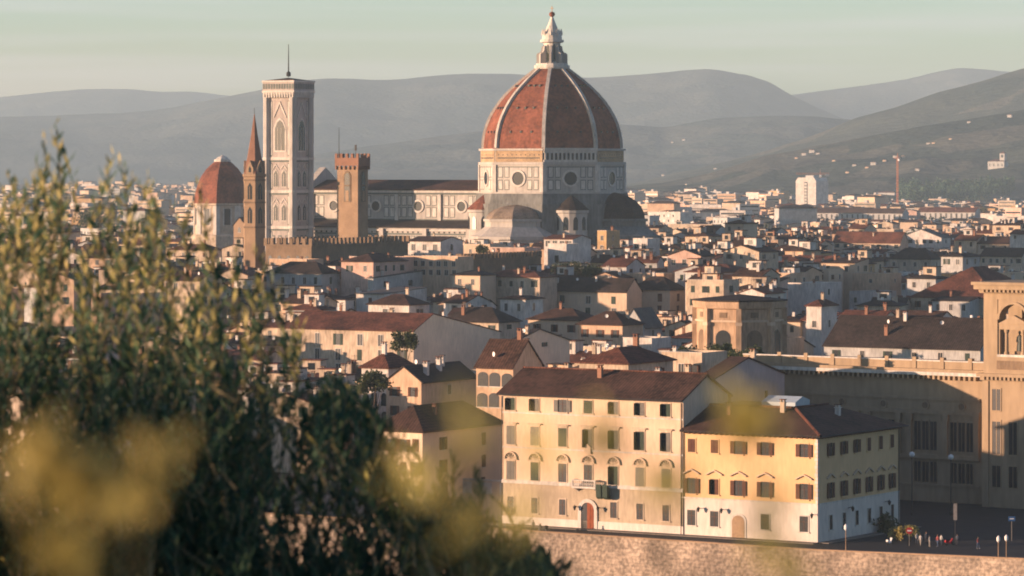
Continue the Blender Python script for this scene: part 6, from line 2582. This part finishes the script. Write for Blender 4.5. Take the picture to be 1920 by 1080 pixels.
def near_shrub():
    rs = np.random.default_rng(12)
    ex, ey = [e[0] for e in TOP], [e[1] for e in TOP]
    base, tip, yg = [], [], []

    def shoot(px, py, Y, ln, lean=.12, young=0.0, hand=False):
        if not hand and px > -60 and mnoise.noise(Vector((px / 62, py / 78, Y * .35))) < -.12:
            return
        tp = np.array([WX(px, Y), Y, WZ(py, Y)])
        b = tp - np.array([rs.normal() * lean * ln, rs.normal() * lean * ln, ln])
        base.append(b)
        tip.append(tp)
        yg.append(young)
    # hand-set spires at the top, as in the photograph
    for px, py, ln in ((104, 232, .75), (82, 262, .7), (66, 300, .6), (98, 255, .6), (112, 282, .55), (90, 320, .5), (60, 330, .55), (120, 330, .5), (75, 350, .5), (105, 345, .55), (88, 300, .6),
                       (214, 292, .6), (235, 318, .5), (200, 322, .4), (225, 305, .5), (245, 330, .45), (210, 335, .4), (276, 332, .5), (285, 350, .42), (268, 352, .4), (322, 392, .45), (300, 405, .4),
                       (15, 330, .5), (30, 345, .45), (2, 350, .45), (45, 360, .4), (-10, 340, .5), (12, 372, .4), (375, 455, .4), (430, 470, .4), (448, 462, .45), (472, 470, .42), (395, 480, .35), (372, 350, .55), (366, 372, .5),
                       (497, 510, .35), (520, 560, .4), (545, 620, .35), (516, 640, .4), (528, 610, .4)):
        shoot(px, py, rs.uniform(15.6, 17.2), ln, .08, .95, True)
    n = 900
    for k in range(n):
        px = rs.uniform(-60, 740)
        if px > 530 and rs.random() < .5:
            continue
        top = np.interp(px, ex, ey)
        py = top + 40 + rs.exponential(150) if rs.random() < .28 else top + 80 + (1060 - top) * rs.random() ** .6
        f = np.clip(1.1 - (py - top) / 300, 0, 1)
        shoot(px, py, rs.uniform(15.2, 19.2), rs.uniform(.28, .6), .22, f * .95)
    for px, py in ((845, 852), (868, 868), (892, 884), (826, 880), (858, 890), (985, 985), (700, 742), (690, 760), (716, 800), (722, 830), (1000, 1000), (930, 940), (905, 905)):
        shoot(px, py, rs.uniform(15.4, 16.6), rs.uniform(.22, .34), .2, .05)
    for k in range(430):      # the low right tail of the shrub
        px = rs.uniform(600, 1080)
        top = np.interp(px, ex, ey)
        shoot(px, top + 12 + rs.exponential(50), rs.uniform(15.2, 17.5), rs.uniform(.2, .4), .3, .25)
    for k in range(900):      # dense dark body low down
        px = rs.uniform(-80, 500)
        top = max(np.interp(px, ex, ey) + 190, 560 + .25 * px)
        if top > 1100:
            continue
        py = rs.uniform(top, 1150)
        shoot(px, py, rs.uniform(15.6, 18.5), rs.uniform(.25, .5), .35, .05, py > 860)
    for k in range(420):      # the foot of the shrub along the lower edge
        px = rs.uniform(-60, 990)
        shoot(px, max(rs.uniform(950 if px < 520 else 1000, 1150), np.interp(px, ex, ey) + 20), rs.uniform(15.3, 17), rs.uniform(.2, .4), .35, .03, True)
    for k in range(2300):     # unseen shoots added left of the frame to shade the shrub
        px = rs.uniform(-1500, -60)
        shoot(px, 500 + abs(rs.normal()) * 50 + rs.random() * 800, rs.uniform(13.5, 19.5), rs.uniform(.3, .6), .25, .3)
    base, tip, yg = np.array(base), np.array(tip), np.array(yg)
    pos, ax, sd, stems = shoots_mesh(rs, base, tip, 26, .07, (.55, 1.2))
    n_l = 26
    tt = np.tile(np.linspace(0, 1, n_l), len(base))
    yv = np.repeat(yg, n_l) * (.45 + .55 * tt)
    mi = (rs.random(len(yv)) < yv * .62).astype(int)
    t = tag(link('shrub', None, None, (-1.6, 17.2, 48.3)), 'big leafy green shrub filling the near left, upright shoots with yellowish tips', 'shrub')
    off = np.array([-1.6, 17.2, 48.3])
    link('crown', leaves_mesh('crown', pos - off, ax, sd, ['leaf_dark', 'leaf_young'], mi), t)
    m = MB()
    stems_into(m, stems - off, .0065, 'twig')
    for k in range(16):
        x = rs.uniform(-1.3, 1.0)
        y = rs.uniform(-1, 1)
        x2 = x + rs.uniform(-.5, .5)
        m.bar((x * .5, y * .5, -.6), (x, y, 2.9), .05, 'bark', 6, .035)
        m.bar((x, y, 2.9), (x2, y + .2, 4.5), .034, 'bark', 6, .012)
    m.build('trunk', t)


TOP = [(-100, 360), (0, 345), (50, 330), (75, 275), (105, 250), (125, 340), (160, 440), (195, 380), (215, 320), (250, 350), (275, 360), (300, 430), (345, 470), (400, 500), (440, 490), (480, 490), (510, 540), (540, 600), (565, 650), (600, 690), (640, 690), (670, 705),
       (695, 740), (712, 790), (735, 850), (770, 890), (820, 905), (870, 925), (930, 965), (985, 1000), (1040, 1025), (1100, 1060)]
near_shrub()


def sprig(label, Y, stems, seed, L=.016, mats=('leaf_yellow',)):
    """stems: list of (list of (px, py), [(px, py, r)]) traced as a plant of its own distance and size"""
    rs = np.random.default_rng(seed)
    bx = WX(stems[0][0][0][0], Y)
    t = thing('flowering_sprig', label, 'plant', (bx, Y, 53.0), 0, 'blurred sprigs close to the viewer')
    m = MB()
    P_, A_, S_ = [], [], []
    for line, clumps in stems:
        pts = [Vector(P(px, py, Y)) for px, py in line]
        pts = [Vector((pts[0].x, Y, 53.0))] + pts
        dz = rs.normal(size=len(pts)) * .02
        pts = [Vector((p.x - bx, d_, p.z - 53.0)) for p, d_ in zip(pts, dz)]
        for a, b in zip(pts[:-1], pts[1:]):
            m.bar(a, b, .0009, 'leaf_town', 5)
        for (px, py, r, n) in clumps:
            c = Vector(P(px, py, Y))
            rr = r * .68 / F * Y
            cl = np.array([(c.x - bx, rs.normal() * .01, c.z - 53.0, rr)])
            pos, ax, sd = leaf_cloud(rs, cl, n, L, .55)
            P_.append(pos)
            A_.append(ax)
            S_.append(sd)
            for k in range(5):
                d_ = rs.normal(size=3) * rr * .5
                m.bar((c.x - bx, 0, c.z - 53.0 - rr * .8), (c.x - bx + d_[0], d_[1], c.z - 53.0 + d_[2]), .0006, 'leaf_town', 4)
    m.build('stem', t)
    link('foliage', leaves_mesh('foliage', np.concatenate(P_), np.concatenate(A_), np.concatenate(S_), list(mats)), t)


sprig('blurred yellow sprig, large clump at lower left corner', 1.75, [([(130, 1090), (120, 960), (90, 830)], [(95, 835, 75, 36), (50, 900, 42, 15), (150, 900, 63, 26), (190, 950, 50, 15), (110, 1020, 73, 30), (160, 1060, 52, 18)])], 1)
sprig('blurred yellow sprig, small clump right of the corner clump', 1.7, [([(255, 1100), (262, 980), (275, 880)], [(280, 880, 44, 16), (262, 940, 35, 12), (245, 905, 27, 6)])], 2)
sprig('blurred yellow sprig before the yellow house roof and lower wall', 1.75, [([(1445, 1090), (1436, 960), (1410, 860), (1400, 800)], [(1398, 785, 42, 31), (1372, 800, 28, 10), (1430, 795, 25, 8), (1436, 965, 28, 10), (1420, 1010, 22, 5)]), ([(1480, 1100), (1490, 1060)], [(1490, 1062, 37, 13)])], 3, mats=('leaf_bright',))
sprig('blurred yellow sprig before the palazzo windows', 1.75, [([(1000, 1100), (1010, 960), (1015, 850)], [(1018, 838, 30, 10)]), ([(1090, 1100), (1110, 900), (1122, 810)], [(1120, 805, 28, 8), (1095, 820, 15, 5)]), ([(1240, 1100), (1236, 960), (1232, 900)], [(1225, 895, 34, 10), (1255, 905, 17, 5)])], 4, mats=('leaf_bright',))
sprig('blurred yellow sprig low before the embankment, left of palazzo', 1.7, [([(885, 1100), (880, 1010), (872, 980)], [(880, 985, 32, 8), (860, 1000, 17, 2), (900, 960, 13, 2)]), ([(800, 1100), (790, 960), (775, 880)], [(778, 890, 24, 2), (790, 920, 27, 3), (735, 900, 14, 2)])], 5, mats=('leaf_bright',))
sprig('faint blurred yellow sprig veiling the house left of the palazzo', 1.6, [([(905, 1100), (900, 960), (880, 860), (850, 760)], [(852, 735, 60, 4), (895, 840, 60, 4), (830, 850, 60, 4)]), ([(960, 1100), (950, 1010)], [(955, 1000, 52, 3)])], 6, mats=('leaf_bright',))

# ------------------------------------------------------------------ the air: one closed box of even haze round everything
def haze():
    m = MB().box(-6000, 6000, -400, 21000, -12, 560, 'cream_plaster')
    hm = bpy.data.materials.new('haze_air')
    hm.use_nodes = True
    n, l = hm.node_tree.nodes, hm.node_tree.links
    n.clear()
    o = n.new('ShaderNodeOutputMaterial')
    v = n.new('ShaderNodeVolumePrincipled')
    v.inputs['Color'].default_value = (.64, .86, 1.0, 1)
    v.inputs['Density'].default_value = HAZE_D
    v.inputs['Anisotropy'].default_value = 0.0
    l.new(v.outputs[0], o.inputs['Volume'])
    MATS['haze_air'] = hm
    m.names = ['haze_air']
    ob = m.build('haze')
    ob['kind'] = 'stuff'


HAZE_D = 0.63e-4
haze()
